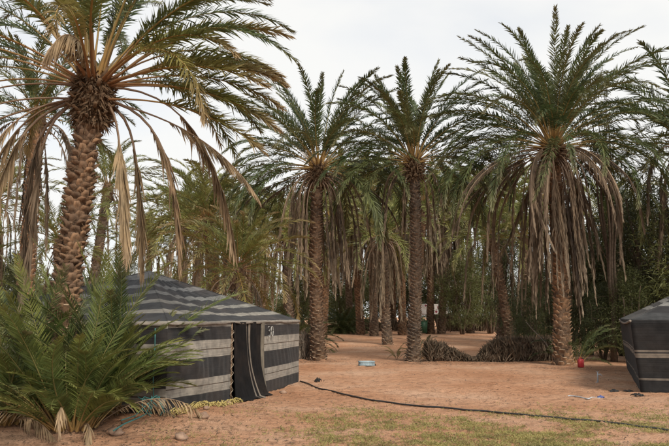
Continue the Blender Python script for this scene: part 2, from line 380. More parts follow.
def palm(base, crown, label, group, r0=0.27, r1=0.22, bow=0.0, hero=0, n_green=44, n_dead=30, FL=4.2, skirt=1.0, kinds=('green',), seed=1, keyed=(),
         low=-0.25, cut=True, pet=0.14, boots=True, dead_tau=(0.12, 0.3), spread=None, deadk='dead', dead_e=.35, bootm='boot', front=0.0, droopk=1.0, bscale=1.0, bootlen=0.2):
    """hero: 2 = nearest (single leaf bases), 1 = middle distance, 0 = far (shared fronds)"""
    if not hero: n_dead = int(n_dead * .78)
    random.seed(seed); g = random.Random(seed)
    root = empty('date_palm', base, label, 'palm tree', group)
    cr = np.array(crown) - np.array(base)
    t, P, r = trunk_profile((0, 0, -0.15), cr, r0, r1, bow, 30 if hero else 12)
    mb = MB(); ring = r * (1 + 0.03 * np.sin(np.arange(len(r)) * 2.1))
    mb.tube(P, ring * 0.93, 12 if hero else 8, 0)
    mb.build('trunk', [M['trunk']], root, smooth=True)
    H = cr[2]
    # leaf bases up the trunk
    if boots:
        if hero == 2:
            shp = []
            for q in range(16):
                V, T, TC, tt = boot_shape(0.15, 0.125, 0.07, 0.035, g)
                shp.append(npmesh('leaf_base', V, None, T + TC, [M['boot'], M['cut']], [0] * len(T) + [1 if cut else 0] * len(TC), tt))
            nb = 296; nlow = 190; big = MB(); sp = .15; t_low = .36
            for q in range(nlow):
                s2 = (q + .5) / nlow * t_low; c = np.array([np.interp(s2, t, P[:, i]) for i in range(3)]); rr_ = np.interp(s2, t, r) * 0.90; a = q * 2.39996
                V, T, TC, tt = boot_shape(.15, .13, .07, .035, g); ca, sa = math.cos(a), math.sin(a); V = np.array(V)
                V = np.stack([V[:, 0] * ca - V[:, 1] * sa, V[:, 0] * sa + V[:, 1] * ca, V[:, 2]], 1) + c + np.array([rr_ * ca, rr_ * sa, 0])
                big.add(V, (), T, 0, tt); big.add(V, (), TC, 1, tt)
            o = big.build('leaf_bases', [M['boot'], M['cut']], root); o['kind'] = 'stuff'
            kk = 2600; gg = np.random.default_rng(5); sf = gg.random(kk); af = gg.uniform(0, 6.28, kk)
            cf = np.stack([np.interp(sf, t, P[:, i]) for i in range(3)], 1); rf = np.interp(sf, t, r) * gg.uniform(.95, 1.2, kk)
            Bf = cf + np.stack([rf * np.cos(af), rf * np.sin(af), 0 * af], 1); Df = nrm(np.stack([np.cos(af) * .4, np.sin(af) * .4, 0 * af], 1) + gg.normal(0, .6, (kk, 3)))
            V, q_, t_ = blades(Bf, Df, gg.uniform(.05, .16, kk), .009, .3); mbx = MB(); mbx.add(V, q_, t_, 0); o = mbx.build('bark_fibre', [M['fibre']], root); o['kind'] = 'stuff'
        else:
            sp = bootlen * (0.92 if hero else 1.05); nb = int(min(1100, H * 2 * np.pi * r0 / (sp * sp) * 1.1)); big = MB()
        for q in range(nb):
            s = (q + 0.5) / nb; s2 = s * 0.97 if hero != 2 else t_low + s * (.98 - t_low)
            c = np.array([np.interp(s2, t, P[:, i]) for i in range(3)]); rr_ = np.interp(s2, t, r) * 0.90
            a = q * 2.39996 + g.uniform(-.05, .05)
            if g.random() < .06: continue
            a += g.uniform(-.09, .09)
            if hero == 2:
                o = ob('leaf_base', shp[g.randrange(16)], root, (c[0] + rr_ * math.cos(a), c[1] + rr_ * math.sin(a), c[2]), (g.uniform(-.3, .3), g.uniform(-.15, .3) , a + g.uniform(-.1, .1)), g.uniform(0.8, 1.15))
            else:
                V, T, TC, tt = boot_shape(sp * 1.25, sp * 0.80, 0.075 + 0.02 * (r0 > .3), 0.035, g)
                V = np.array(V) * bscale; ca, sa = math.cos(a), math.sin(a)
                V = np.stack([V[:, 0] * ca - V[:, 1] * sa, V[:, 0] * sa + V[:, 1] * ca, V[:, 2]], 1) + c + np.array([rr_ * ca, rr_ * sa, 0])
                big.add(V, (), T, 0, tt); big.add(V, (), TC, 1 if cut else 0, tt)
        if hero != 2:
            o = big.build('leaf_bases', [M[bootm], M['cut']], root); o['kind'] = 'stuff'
    # head of fibre and old bases under the crown
    kk = {2: 1500, 1: 420, 0: 90}[hero]; gg = np.random.default_rng(seed)
    th = gg.uniform(0, 2 * np.pi, kk); zz = gg.uniform(-0.55, 0.30, kk) * (1.0 if hero else 1.3)
    rad = r1 * (1.0 + (0.55 if hero == 2 else .4) * np.sin(np.clip((zz + 0.6) / 0.9, 0, 1) * np.pi))
    B = np.stack([rad * np.cos(th), rad * np.sin(th), zz], 1) * [1, 1, 1] + cr
    D = nrm(np.stack([np.cos(th), np.sin(th), gg.uniform(-1.3, 0.9, kk)], 1) + gg.normal(0, .5, (kk, 3)))
    V, q, tr = blades(B, D, gg.uniform(0.08, 0.22 if hero == 2 else .34, kk), 0.03 if hero == 2 else 0.05, 0.35)
    mbf = MB(); mbf.add(V, q, tr, 0)
    zt = np.linspace(-0.62, 0.35, 8); rt = r1 * (1.0 + 0.42 * np.sin(np.linspace(0, 1, 8) * np.pi * 0.95))
    mbf.tube(np.stack([zt * 0, zt * 0, zt], 1) + cr, rt, 12, 0)
    for q in range(46 if hero else 0):        # stubs of cut fronds round the head
        a = q * 2.4; z = -0.5 + 0.75 * q / 46; rr_ = r1 * 1.2
        e = -0.1 + 1.0 * q / 46 + g.uniform(-.2, .2); l = g.uniform(0.12, 0.25) if hero == 2 else g.uniform(.2, .4)
        p0 = cr + np.array([rr_ * math.cos(a), rr_ * math.sin(a), z]); dd = np.array([math.cos(a) * math.cos(e), math.sin(a) * math.cos(e), math.sin(e)])
        mbf.tube([p0 - dd * .1, p0 + dd * l * .6, p0 + dd * l + [0, 0, .03]], [.05, .035, .028], 5, 0, flat=.6)
    f = mbf.build('crown_fibre', [M['fibre']], root)
    # live fronds
    cz = np.array(cr) + np.array([0, 0, 0.1])
    def put(me, az, sc=1.0, roll=0.0, dz=0.0, r_=0.12):
        ob('frond', me, root, (cz[0] + r_ * math.cos(az), cz[1] + r_ * math.sin(az), cz[2] + dz), (roll, 0, az), sc)
    for q in range(n_green):
        s = (q + 0.5) / n_green
        e0 = 1.48 - (1.48 - low) * s ** 1.25 + g.uniform(-.08, .08)
        az = q * 2.39996 + g.uniform(-.25, .25)
        if front and e0 < .55:
            k_ = (az + math.pi / 2 + math.pi) % (2 * math.pi) - math.pi
            if abs(k_) < front * .8: az += math.copysign(front * .8, k_)
        kind = kinds[min(len(kinds) - 1, int(s * len(kinds) * 0.999))] if len(set(kinds)) < 3 and 'dead' in kinds or g.random() < .75 else g.choice(kinds)
        sc = FL * g.uniform(0.88, 1.08) * (1 - 0.12 * (s < 0.15))
        if hero:
            dr = ((0.42 + 1.2 * s ** .6) + g.uniform(-.15, .35)) * droopk
            me = frond_mesh(sc, e0, dr, kind, 110 if hero == 2 else 112, 0.36 if hero == 2 else .42, 0.024 if hero == 2 else .035, pet + 0.08 * s, g.uniform(-.22, .22), None, seed * 1000 + q, rr=0.028, fall=.12 + .22 * s, messy=.10)
            put(me, az, 1.0, g.uniform(-.3, .3), dz=0.25 * (1 - s), r_=0.16)
        else:
            put(lib(kind, e0, None, int(FL < 0 or hero == 0 and base[1] > 40)), az, sc / 4.0, g.uniform(-.3, .3), 0.2 * (1 - s))
    for q in range(n_dead):
        s = (q + 0.5) / max(1, n_dead)
        az = q * 2.39996 + 1.1 + g.uniform(-.3, .3)
        if front:
            k_ = (az + math.pi / 2 + math.pi) % (2 * math.pi) - math.pi
            if abs(k_) < front: az += math.copysign(front, k_) * 1.0
        e0 = dead_e - 1.25 * s + g.uniform(-.15, .15)
        tau = g.uniform(*dead_tau) * (1.0 - 0.5 * s)
        sc = FL * skirt * g.uniform(0.8, 1.1)
        if hero:
            me = frond_mesh(sc, e0, 0, deadk if g.random() < .8 else 'dead', 70, .36, .03 if hero == 2 else .038, 0.2, g.uniform(-.3, .3), tau, seed * 1000 + 500 + q, rr=.026, fall=.5, messy=.3)
            put(me, az, 1.0, g.uniform(-.08, .08), -0.2 - 0.3 * s, r_=r1 * 1.1)
        else:
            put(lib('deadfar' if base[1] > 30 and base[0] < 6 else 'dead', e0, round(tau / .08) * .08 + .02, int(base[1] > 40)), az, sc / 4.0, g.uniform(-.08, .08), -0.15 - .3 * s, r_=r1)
    for (azd, ed, Lf, dr, kind, tau, pt, sw) in keyed:
        if hero == 2 and abs(azd) < 60: Lf *= .87 if tau is None else 1.0; tau = tau and tau * .78
        me = frond_mesh(Lf, R(ed), R(dr), kind, 120 if tau is None else 120, .38 if tau is None else .46, .026 if tau is None else .034, pt, sw, tau, g.randrange(10 ** 6), rr=.028, fall=.15 if tau is None else .5, messy=.14 if tau is None else .3)
        put(me, R(azd), 1.0, g.uniform(-.1, .1), 0.0 if ed > 0 else -.25, r_=.2)
    return root

# ---- the near palm on the left
G1 = 'tall date palms of the grove'
kp = [  # azimuth (0 = right), rise, length, droop, kind, tau, bare part, sway
    (5, 28, 3.6, 60, 'olive', None, .30, .1), (-12, 16, 3.4, 42, 'olive', None, .33, .0), (12, 8, 3.4, 48, 'olive', None, .34, -.1),
    (-5, 40, 3.8, 62, 'olive', None, .28, .0), (-20, -4, 3.5, 40, 'olive', None, .36, .1), (20, 50, 3.9, 60, 'olive', None, .26, .1),
    (0, -14, 3.6, 45, 'deadpale', None, .36, .0), (30, 22, 3.5, 70, 'green', None, .28, .0), (-32, 30, 3.5, 75, 'olive', None, .3, .0),
    (175, 15, 3.4, 75, 'olive', None, .45, .0), (185, 5, 3.3, 70, 'deadpale', None, .48, .0), (170, 25, 3.6, 70, 'green', None, .4, .1),
    (195, 30, 3.6, 75, 'olive', None, .38, .0), (180, -6, 3.4, 70, 'deadpale', None, .5, .1), (200, 0, 3.2, 80, 'deadpale', None, .45, -.1),
    (165, 40, 3.7, 75, 'green', None, .35, .0),
    (10, -25, 3.0, 0, 'deadpale', .22, .3, .05), (-10, -10, 3.35, 0, 'deadpale', .40, .3, .0), (15, 5, 3.9, 0, 'deadpale', .55, .34, .05),
    (-25, -30, 2.7, 0, 'deadpale', .18, .3, .1), (-20, 12, 3.5, 45, 'olive', None, .3, 0), (8, 18, 3.5, 52, 'olive', None, .3, .1), (-8, 2, 3.5, 42, 'olive', None, .33, .1), (15, 34, 3.6, 60, 'olive', None, .28, 0), (-18, 48, 3.8, 58, 'olive', None, .25, 0),
    (185, -10, 3.4, 0, 'deadpale', .30, .3, .0), (200, -5, 3.5, 0, 'deadpale', .38, .3, .1), (170, 0, 3.5, 0, 'deadpale', .42, .34, .0),
    (190, -30, 3.6, 0, 'dead', .18, .25, .0), (176, -20, 3.5, 0, 'dead', .25, .25, .0),
    (-100, 84, 1.75, 0, 'deadpale', .62, .16, .05),
]
nb_ = on(54, 11.5); nb_.z = float(gz(nb_.x, nb_.y))
palm(nb_, at(93, 92, 11.5), 'largest palm with shaggy yellowing crown, standing behind the leafy bush at left', G1, 0.182, 0.172, 0.0, 2, 40, 0, 3.8,
     kinds=('green', 'green', 'olive'), seed=3, keyed=kp, low=0.35, cut=False, pet=.2)

# ---- three main palms in the middle and right
b0 = ground(319, 360)
palm(b0, at(318, 172, b0.y), 'tall palm with a thick skirt of grey dead fronds just right of the striped tent', G1, 0.25, 0.205, -0.12, 1, 62, 34, 4.75, .98, ('green',), 11, front=.75, keyed=[(182, 20, 5.0, 88, 'green', None, .2, 0), (165, 8, 5.0, 82, 'green', None, .2, .1), (195, 4, 4.9, 80, 'green', None, .2, 0), (178, -5, 4.8, 76, 'dead', None, .2, 0), (12, 15, 4.8, 90, 'green', None, .2, 0), (-10, 2, 4.6, 80, 'green', None, .2, .1), (20, 0, 4.6, 80, 'dead', None, .2, 0), (170, -15, 4.6, 68, 'dead', None, .22, 0)],
     low=-0.35, dead_tau=(0.14, 0.34), bootlen=.19)
b0 = ground(413, 362)
palm(b0, at(414, 166, b0.y), 'slender upright palm with small round crown and grey trunk beside the collapsed leaf fence', G1, 0.225, 0.18, 0.1, 1, 56, 12, 4.45, 0.6, ('green',), 23, front=.9, bootm='boot_grey',
     low=-0.1, dead_tau=(0.2, 0.5), bootlen=.15)
b0 = ground(563, 365)
palm(b0, at(553, 152, b0.y), 'broad palm with long hanging brown skirt and ribbed trunk in front of the dark trees', G1, 0.28, 0.225, 0.06, 1, 112, 62, 5.5, .98, ('green', 'green', 'green', 'green', 'dead'), 37, front=.2, dead_e=.1, keyed=[(a_, e_, 5.6, 92 + e_, k_, None, .2, sw_) for a_, e_, k_, sw_ in ((180, 18, 'green', 0), (195, 8, 'green', .1), (165, 2, 'green', 0), (188, -6, 'green', 0), (174, 12, 'green', .1), (205, 0, 'dead', 0), (170, -12, 'dead', 0), (0, 18, 'green', 0), (-15, 8, 'green', .1), (15, 2, 'green', 0), (-6, -6, 'green', 0), (8, 12, 'green', -.1), (-20, 0, 'green', 0), (-30, 14, 'green', 0), (210, 14, 'green', 0))],
     low=-0.5, dead_tau=(0.05, 0.24), bootlen=.21, droopk=1.15)

# ---- palms further back
G2 = 'palms standing behind in the grove'
bgp = [
 (22, 24, 38, 120, 3.7, 34, 12, 'green', 'green palm at the far left seen behind the drooping fronds of the nearest palm'),
 (84, 36, 108, 190, 3.4, 24, 8, 'far', 'thin palm peeping out just right of the nearest trunk against the sky'),
 (222, 34, 207, 222, 4.2, 60, 16, 'far', 'palm with hanging brown fronds behind the tent roof, its trunk left of the short palm'),
 (240, 25, 237, 274, 3.0, 46, 8, 'olive', 'short stout palm with orange stalks rising directly behind the tent roof'),
 (361, 58, 352, 212, 5.2, 40, 50, 'far', 'far palm with very long skirt, first trunk right of the green clump'),
 (387, 44, 383, 238, 4.3, 34, 34, 'far', 'middle palm with bare cone base between the two tall central palms'),
 (430, 60, 431, 222, 5.0, 36, 40, 'far', 'far palm in front of the white cloth, left trunk of the close pair'),
 (441, 60, 447, 208, 5.0, 40, 36, 'far', 'far palm in front of the white cloth, right trunk of the close pair'),
 (322, 52, 330, 222, 4.6, 34, 46, 'far', 'palm hidden behind the thick-skirted palm, its skirt just to the right of that trunk'),
 (374, 56, 371, 196, 4.9, 36, 44, 'far', 'far palm whose dark crown shows between the two tall central palms'),
 (402, 58, 402, 218, 4.6, 32, 44, 'far', 'far palm directly behind the slender upright palm'),
 (500, 48, 505, 210, 4.8, 54, 14, 'far', 'yellow-green palm in the gap left of the broad right palm'),
 (512, 40, 492, 240, 3.6, 34, 8, 'far', 'low palm above the collapsed frond fence among dark shrubs'),
 (291, 44, 287, 236, 4.3, 46, 22, 'far', 'palm with brown skirt left of the thick-skirted palm'),
 (264, 54, 262, 236, 4.8, 52, 18, 'far', 'far palm seen over the tent roof right of the short palm'),
 (182, 46, 183, 228, 4.6, 54, 10, 'far', 'far palm above the peak of the tent roof'),
 (148, 58, 150, 246, 4.8, 50, 8, 'far', 'far palm low over the peak of the tent at its left'),
 (528, 40, 524, 240, 3.8, 30, 14, 'far', 'palm half hidden behind the hanging skirt of the broad right palm'),
 (690, 27, 686, 150, 4.6, 44, 24, 'green', 'palm at the right edge spreading fronds over the dark tent'),
 (604, 38, 606, 228, 4.2, 28, 26, 'far', 'shaded palm among the dark feathery trees right of the broad palm'),
 (-6, 33, -4, 205, 3.8, 34, 16, 'far', 'palm cut by the left edge of the view'),
 (62, 30, 60, 246, 3.4, 30, 10, 'far', 'low palm left of the nearest trunk behind the bush'),
 (455, 66, 458, 218, 4.6, 34, 26, 'far', 'farthest palm of the clearing, above the distant brush fence'),
 (350, 66, 345, 186, 5.0, 40, 40, 'far', 'farthest tall palm between the two central palms, left of two'),
 (392, 68, 394, 190, 5.0, 40, 40, 'far', 'farthest tall palm between the two central palms, right of two'),
 (470, 62, 468, 204, 5.2, 52, 16, 'far', 'tall far palm midway between slender palm and broad palm'),
 (412, 50, 424, 205, 4.6, 30, 30, 'far', 'palm directly behind the trunk of the slender upright palm'),
 (540, 60, 540, 200, 5.0, 36, 30, 'far', 'far palm behind the skirt of the broad right palm'),
 (250, 64, 248, 232, 5.0, 50, 12, 'far', 'far palm low over the middle of the tent roof'),
 (202, 60, 200, 238, 5.0, 50, 10, 'far', 'far palm low over the left half of the tent roof'),
 (312, 62, 308, 232, 4.6, 30, 30, 'far', 'far palm showing through the skirt left of the thick-skirted trunk'),
]
for i, (bx, d, cx, cy, fl, ng, nd, kd, lab) in enumerate(bgp):
    b0 = on(bx, d)
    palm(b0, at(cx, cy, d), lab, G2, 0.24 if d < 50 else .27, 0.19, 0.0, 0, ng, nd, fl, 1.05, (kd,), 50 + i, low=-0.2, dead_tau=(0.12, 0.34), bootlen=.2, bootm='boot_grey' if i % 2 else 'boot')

# ------------------------------------------------------------------ palm clumps without a trunk
def clump(base, label, n, FL, seed, hero=0, kinds=('bush',), low=0.2, group='young date palm clumps', r_=0.25, n_dead=6):
    g = random.Random(seed); random.seed(seed)
    root = empty('young_palm', base, label, 'palm bush', group)
    for q in range(n):
        s = (q + .5) / n; az = q * 2.39996 + g.uniform(-.3, .3); e0 = 1.5 - (1.5 - low) * s ** 0.9 + g.uniform(-.1, .1)
        if hero and math.cos(az) > .1: e0 = max(e0, .66 + .4 * math.cos(az) + .25 * (seed == 17) + g.uniform(-.1, .15))
        L_ = FL * g.uniform(.75, 1.1) * (1 - (.3 + .04 * (seed == 17)) * (hero and math.cos(az) > .3)); k_ = g.choice(kinds); rr_ = r_ * math.sqrt(s)
        if hero: me = frond_mesh(L_, e0, .35 + .55 * s + g.uniform(-.1, .3) + .3 * (math.cos(az) > .3), k_, 70, .28, .016, .12, g.uniform(-.45, .45), None, seed * 777 + q, V=.25, rr=.016, fall=.06, messy=.045); sc = 1
        else: me = lib('green' if k_ == 'bush' else k_, e0, None, 0); sc = L_ / 4
        ob('frond', me, root, (rr_ * math.cos(az), rr_ * math.sin(az), 0.02), (g.uniform(-.4, .4), 0, az), sc)
    for q in range(n_dead):
        az = q * 2.4 + g.uniform(-.4, .4)
        me = frond_mesh(FL * g.uniform(.5, .75), g.uniform(.2, .8), g.uniform(1.3, 2.0), 'deadpale', 34, .24, .02, .2, g.uniform(-.4, .4), None, seed * 31 + q, rr=.014, fall=.5, messy=.3)
        ob('frond', me, root, (r_ * math.cos(az), r_ * math.sin(az), 0.05), (0, 0, az), 1)
    return root
c0 = ground(72, 431)
clump(c0, 'large leafy young palm spreading over the tent corner in the left foreground', 88, 2.7, 5, 1, ('bush', 'bush', 'bush', 'bush'), 0.5, n_dead=7, r_=.35)
clump(on(112, 12.0), 'tall young palm between the nearest trunk and the tent, hiding the left roof slope', 56, 3.0, 17, 1, ('bush', 'green'), 0.85, n_dead=2)
clump(on(12, 11.3), 'darker young palm at the left edge beside the large leafy one', 50, 2.9, 6, 1, ('bush', 'green'), 0.3, n_dead=6)
clump(on(-8, 14.5), 'tall young palm at the left edge behind the foreground clumps', 40, 3.6, 8, 0, ('bush',), 0.6, n_dead=3)
clump(on(128, 19.5), 'young palm showing between the nearest trunk and the tent peak', 40, 3.0, 9, 0, ('bush', 'olive'), 0.4, n_dead=0)
clump(on(60, 16.5), 'young palm just behind the nearest trunk', 34, 3.2, 10, 0, ('bush',), 0.5, n_dead=0)
clump(ground(343, 333.5), 'round bright green palm bush at the back of the clearing', 110, 3.1, 11, 0, ('bush',), 0.1, n_dead=0)
clump(on(292, 36), 'green palm bush behind the right end of the tent', 40, 2.9, 12, 0, ('bush', 'far'), 0.2, n_dead=0)
clump(ground(397, 360), 'tiny palm seedling left of the slender upright trunk', 7, 0.85, 13, 0, ('olive',), .7, n_dead=0, r_=.05)
clump(ground(421, 359), 'small green palm sprout at the foot of the slender trunk', 14, 1.25, 14, 0, ('bush',), .6, n_dead=0, r_=.1)
clump(on(575, 27), 'dark young palm beside the foot of the broad palm', 20, 2.0, 15, 0, ('bush',), .5, n_dead=0)
clump(on(180, 30), 'palm bush hidden behind the tent roof', 34, 2.8, 16, 0, ('olive', 'bush'), .3, n_dead=0)

# ------------------------------------------------------------------ feathery trees (tamarisk) and far wood
M['bark'] = plain('grey_bark', [(0.07, 0.05, 0.035), (0.16, 0.12, 0.09)], 12, .9, .6)
def fleaf(name, cols):
    return leaf_mat(name, cols, (0.12, .12, .05), 2.0, .2, .6)
M['wood'] = fleaf('woodland_leaf', [(0.11, 0.125, 0.055), (0.15, 0.16, 0.07)])
M['tam'] = fleaf('feathery_leaf', [(0.05, 0.062, 0.027), (0.075, 0.09, 0.035), (0.11, 0.12, 0.04)])
M['twig'] = fleaf('acacia_leaf', [(0.10, 0.115, 0.04), (0.12, 0.13, 0.05)])
TAMLIB = []
def crown_mesh(seed, n_cl=240, per=60, mat='tam', H=7.0, W=3.0, bl=.22, bw=.028):
    g = np.random.default_rng(seed)
    cl = []
    while len(cl) < n_cl:
        p = g.uniform(-1, 1, 3)
        if (p ** 2).sum() < 1 and (p ** 2).sum() > .12:
            z = (p[2] * .5 + .5); w_ = 1.0 - .45 * z
            lump = .72 + .38 * math.sin(3 * math.atan2(p[1], p[0]) + seed) * math.sin(5 * z + seed)
            cl.append((p[0] * W * w_ * lump, p[1] * W * w_ * lump, .5 + z * (H - .5)))
    cl = np.array(cl)
    c = np.repeat(cl, per, 0); n = len(c)
    off = g.normal(0, 1, (n, 3)) * np.array([.26, .26, .20]) * (H / 7) ** .5
    B = c + off
    outw = nrm(c - np.array([0, 0, H * .35]))
    D = nrm(outw * .7 + g.normal(0, .6, (n, 3)))
    V, q, t = blades(B, D, g.uniform(.6, 1.3, n) * bl, bw * g.uniform(.7, 1.3, n), .35)
    mb = MB(); mb.add(V, q, t, 0)
    return mb.mesh('crown', [M[mat]]), cl
def tree_trunk(cl, H, seed, r=.16):
    g = random.Random(seed); mb = MB()
    for k_ in range(5):
        a = k_ * 1.26 + g.random(); top = np.array([math.cos(a) * H * .16, math.sin(a) * H * .16, H * g.uniform(.6, .85)])
        P = [np.array([math.cos(a) * .1, math.sin(a) * .1, -.1]) * (1 - s) + top * s + np.array([g.uniform(-.1, .1), g.uniform(-.1, .1), 0]) * H * .2 * math.sin(s * 3) for s in np.linspace(0, 1, 8)]
        mb.tube(P, np.linspace(r * .6, .03, 8), 6, 0)
        for j in range(5):
            c = cl[g.randrange(len(cl))]; p0 = P[g.randrange(2, 7)]
            mb.tube([p0, (p0 + c) / 2 + [0, 0, .2], c], [.04, .025, .01], 4, 0)
    return mb.mesh('trunk', [M['bark']])
for s_ in range(4):
    me, cl = crown_mesh(200 + s_); TAMLIB.append((me, tree_trunk(cl, 7.0, s_)))
GT = 'dark feathery trees behind the clearing'
tams = [(462, 58, .95, 'dark feathery tree right of the far pair of trunks'), (515, 46, .95, 'feathery tree left behind the broad right palm'),
        (548, 36, .72, 'bushy dark tree directly behind the broad right palm'), (588, 33, .85, 'dark tree just right of the broad trunk, behind the red can'),
        (622, 32, 1.05, 'tall dark tree behind the corner of the dark tent'), (660, 30, 1.15, 'dark spreading tree over the dark tent at the right edge'),
        (705, 27, 1.1, 'dark tree beyond the right edge behind the tent'), (490, 60, 1.1, 'farther feathery tree over the collapsed frond fence'),
        (570, 48, 1.2, 'tall feathery tree far behind the broad right palm'), (640, 44, 1.45, 'tallest feathery tree in the right background'),
        (10, 34, .62, 'dark shrub tree at the left edge behind the bush'), (300, 60, .8, 'far bushy tree behind the end of the tent'),
        (412, 72, .9, 'far tree behind the middle of the clearing'), (120, 48, .8, 'far dark tree over the left part of the tent'),
        (530, 30, .45, 'low dark shrub behind the upright frond fence'), (345, 68, 1.35, 'far bushy tree filling the gap behind the thick-skirted palm'), (440, 70, 1.35, 'far bushy tree behind the white cloth'),
        (385, 71, 1.3, 'far bushy tree behind the middle palms'), (602, 28.5, .48, 'low dark shrub right of the broad trunk'),
        (632, 27.5, .5, 'low dark shrub against the back of the dark tent')]
for i, (px, d, sc, lab) in enumerate(tams):
    b0 = on(px, d); r_ = empty('feathery_tree', b0, lab, 'tree', GT, rz=i * 1.3)
    me, tm = TAMLIB[i % 4]
    ob('crown', me, r_, (0, 0, 0), (0, 0, 0), (sc, sc, sc * (1 + .12 * math.sin(i * 2))))
    ob('trunk', tm, r_, (0, 0, 0), (0, 0, 0), sc)
# sparse twiggy tree whose tips show above the right palm
b0 = on(612, 28); r_ = empty('acacia_tree', b0, 'thin tree with sparse small leaves reaching through the crown of the broad right palm', 'tree')
g = random.Random(4); mbb = MB(); Bs = []
for k_ in range(9):
    a = k_ * .95; e = at(596 + g.uniform(-22, 26), g.uniform(62, 150), 27 + g.uniform(-.8, .8)) - b0; e = np.array(e)
    fk = np.array([.1, 0, 2.2]); mid = np.array([.5 * math.sin(a), .5 * math.cos(a), 5.0 + k_ * .1])
    P = [fk * (1 - s) ** 2 + 2 * mid * s * (1 - s) + e * s * s + np.array([.08 * math.sin(9 * s + k_), 0, .05 * math.cos(7 * s)]) for s in np.linspace(0, 1, 14)]
    mbb.tube(P, np.linspace(.07, .006, 14), 5, 0)
    for s in range(10, 14):
        for _ in range(4):
            p = P[s]; q_ = p + np.array([g.gauss(0, .28), g.gauss(0, .28), g.gauss(.05, .25)])
            mbb.tube([p, (p + q_) / 2 + [0, 0, .03], q_], [.008, .006, .003], 3, 0)
            for _2 in range(14): Bs.append(q_ * g.random() + p * (1 - g.random()) * 0 + p * 0 + (q_ - q_ * 1) if False else p + (q_ - p) * g.uniform(.4, 1.1) + np.array([g.gauss(0, .04), g.gauss(0, .04), g.gauss(0, .04)]))
mbb.tube([(0, 0, -.1), (.03, 0, 1.2), (.1, 0, 2.3)], [.15, .12, .1], 8, 0); mbb.build('trunk', [M['bark']], r_)
Bs = np.array(Bs); V, q, t = blades(Bs, nrm(rng.normal(size=Bs.shape)), .07, .035, .2); mb = MB(); mb.add(V, q, t, 0); mb.build('crown', [M['twig']], r_)

# far wood
mb = MB(); g = np.random.default_rng(99)
n_cl = 2200; pxs = g.uniform(-120, 790, n_cl); d = g.uniform(78, 96, n_cl)
x = (pxs - CX) / F * d
top = 5.6 + 3.0 * np.exp(-((pxs - 400) / 75) ** 2) + 1.6 * np.sin(pxs * .031 + 1) + 1.0 * np.sin(pxs * .083) + .8 * np.sin(pxs * .19 + 2)
z = .4 + g.random(n_cl) ** .75 * top
per = 48; c = np.repeat(np.stack([x, d, z], 1), per, 0); n = len(c)
B = c + g.normal(0, 1, (n, 3)) * [.75, .6, .5]
V, q, t = blades(B, nrm(g.normal(0, 1, (n, 3)) + [0, -.3, .5]), g.uniform(.35, .8, n), .12, .3); mb.add(V, q, t, 0)
tag(mb.build('far_woodland', [M['wood']]), 'dark mass of trees closing off the back of the grove', kind='stuff')

# ------------------------------------------------------------------ tents
def stripes(name, cols, pos, rot=False, wob=.02, dirt=.22):
    m, nt, b = new_mat(name)
    uv = nt.nodes.new('ShaderNodeUVMap'); sx = nt.nodes.new('ShaderNodeSeparateXYZ'); nt.links.new(uv.outputs[0], sx.inputs[0])
    src = sx.outputs[0 if rot else 1]
    n = noise(nt, 1.6, 3, 'UV'); ad = nt.nodes.new('ShaderNodeMath'); ad.operation = 'MULTIPLY_ADD'; ad.inputs[1].default_value = wob
    nt.links.new(n, ad.inputs[0]); nt.links.new(src, ad.inputs[2])
    c = ramp(nt, ad.outputs[0], cols, pos, 'CONSTANT')
    w1 = noise(nt, 3, 6, 'UV', sc=(1, 40, 1) if not rot else (40, 1, 1)); w2 = noise(nt, 2.2, 5, 'UV')
    c = mixc(nt, c, ramp(nt, w1, [(.62, .62, .62), (1.35, 1.32, 1.28)], [.3, .7]), 1.0, 'MULTIPLY')
    w3 = noise(nt, 5, 6, 'Object'); c = mixc(nt, c, ramp(nt, w3, [(.7, .7, .7), (1.2, 1.19, 1.17)], [.35, .65]), 1.0, 'MULTIPLY')
    c = mixc(nt, c, (0.30, 0.20, 0.14), ramp(nt, w2, [(0, 0, 0), (dirt, dirt, dirt)], [.45, .75]))
    nt.links.new(c, b.inputs['Base Color']); b.inputs['Roughness'].default_value = .9; b.inputs['Specular IOR Level'].default_value = .15
    b.inputs['Sheen Weight'].default_value = .05 if not rot else 0
    bump(nt, b, w1, .5, .01)
    return m
DK, DK2, PL, BR = (.019, .020, .023), (.030, .032, .036), (.235, .225, .205), (.06, .045, .035)
M['wall'] = stripes('tent_wall_cloth', [DK, PL, BR, PL, DK, PL, BR, PL, DK, PL], [0, .185, .275, .287, .365, .60, .685, .697, .80, .955], dirt=.1)
M['roof'] = stripes('tent_roof_cloth', [PL, DK2, (.19, .185, .17), DK2, (.165, .165, .155), DK2, (.14, .145, .145), DK2, (.12, .125, .13), DK2, (.12, .125, .13)],
                    [0, .02, .15, .215, .33, .39, .50, .56, .67, .73, .84], wob=.012, dirt=.1)
M['door'] = stripes('tent_door_cloth', [(.007, .007, .008), (.14, .125, .11), (.007, .007, .008), (.16, .14, .12), (.008, .008, .009), (.13, .12, .1)], [0, .40, .45, .49, .54, .93], True, dirt=.06)
M['wall2'] = stripes('dark_tent_wall_cloth', [(.10, .095, .085), (.02, .021, .023), (.14, .125, .11), (.02, .021, .023), (.17, .15, .13), (.02, .021, .023), (.15, .135, .12), (.016, .017, .019)],
                     [0, .02, .19, .215, .50, .555, .575, .605], dirt=.05)
M['roof2'] = stripes('dark_tent_roof_cloth', [(.035, .037, .04), (.02, .02, .022), (.15, .15, .145), (.02, .021, .023), (.15, .15, .145), (.025, .025, .027), (.12, .12, .12), (.025, .025, .027)],
                     [0, .12, .22, .28, .36, .42, .60, .66], dirt=.05)
M['rope'] = plain('pale_rope', [(.25, .2, .15), (.4, .34, .27)], 60, .9, .3)
M['pole'] = plain('wood_pole', [(.12, .08, .05), (.22, .15, .1)], 14, .8, .4)

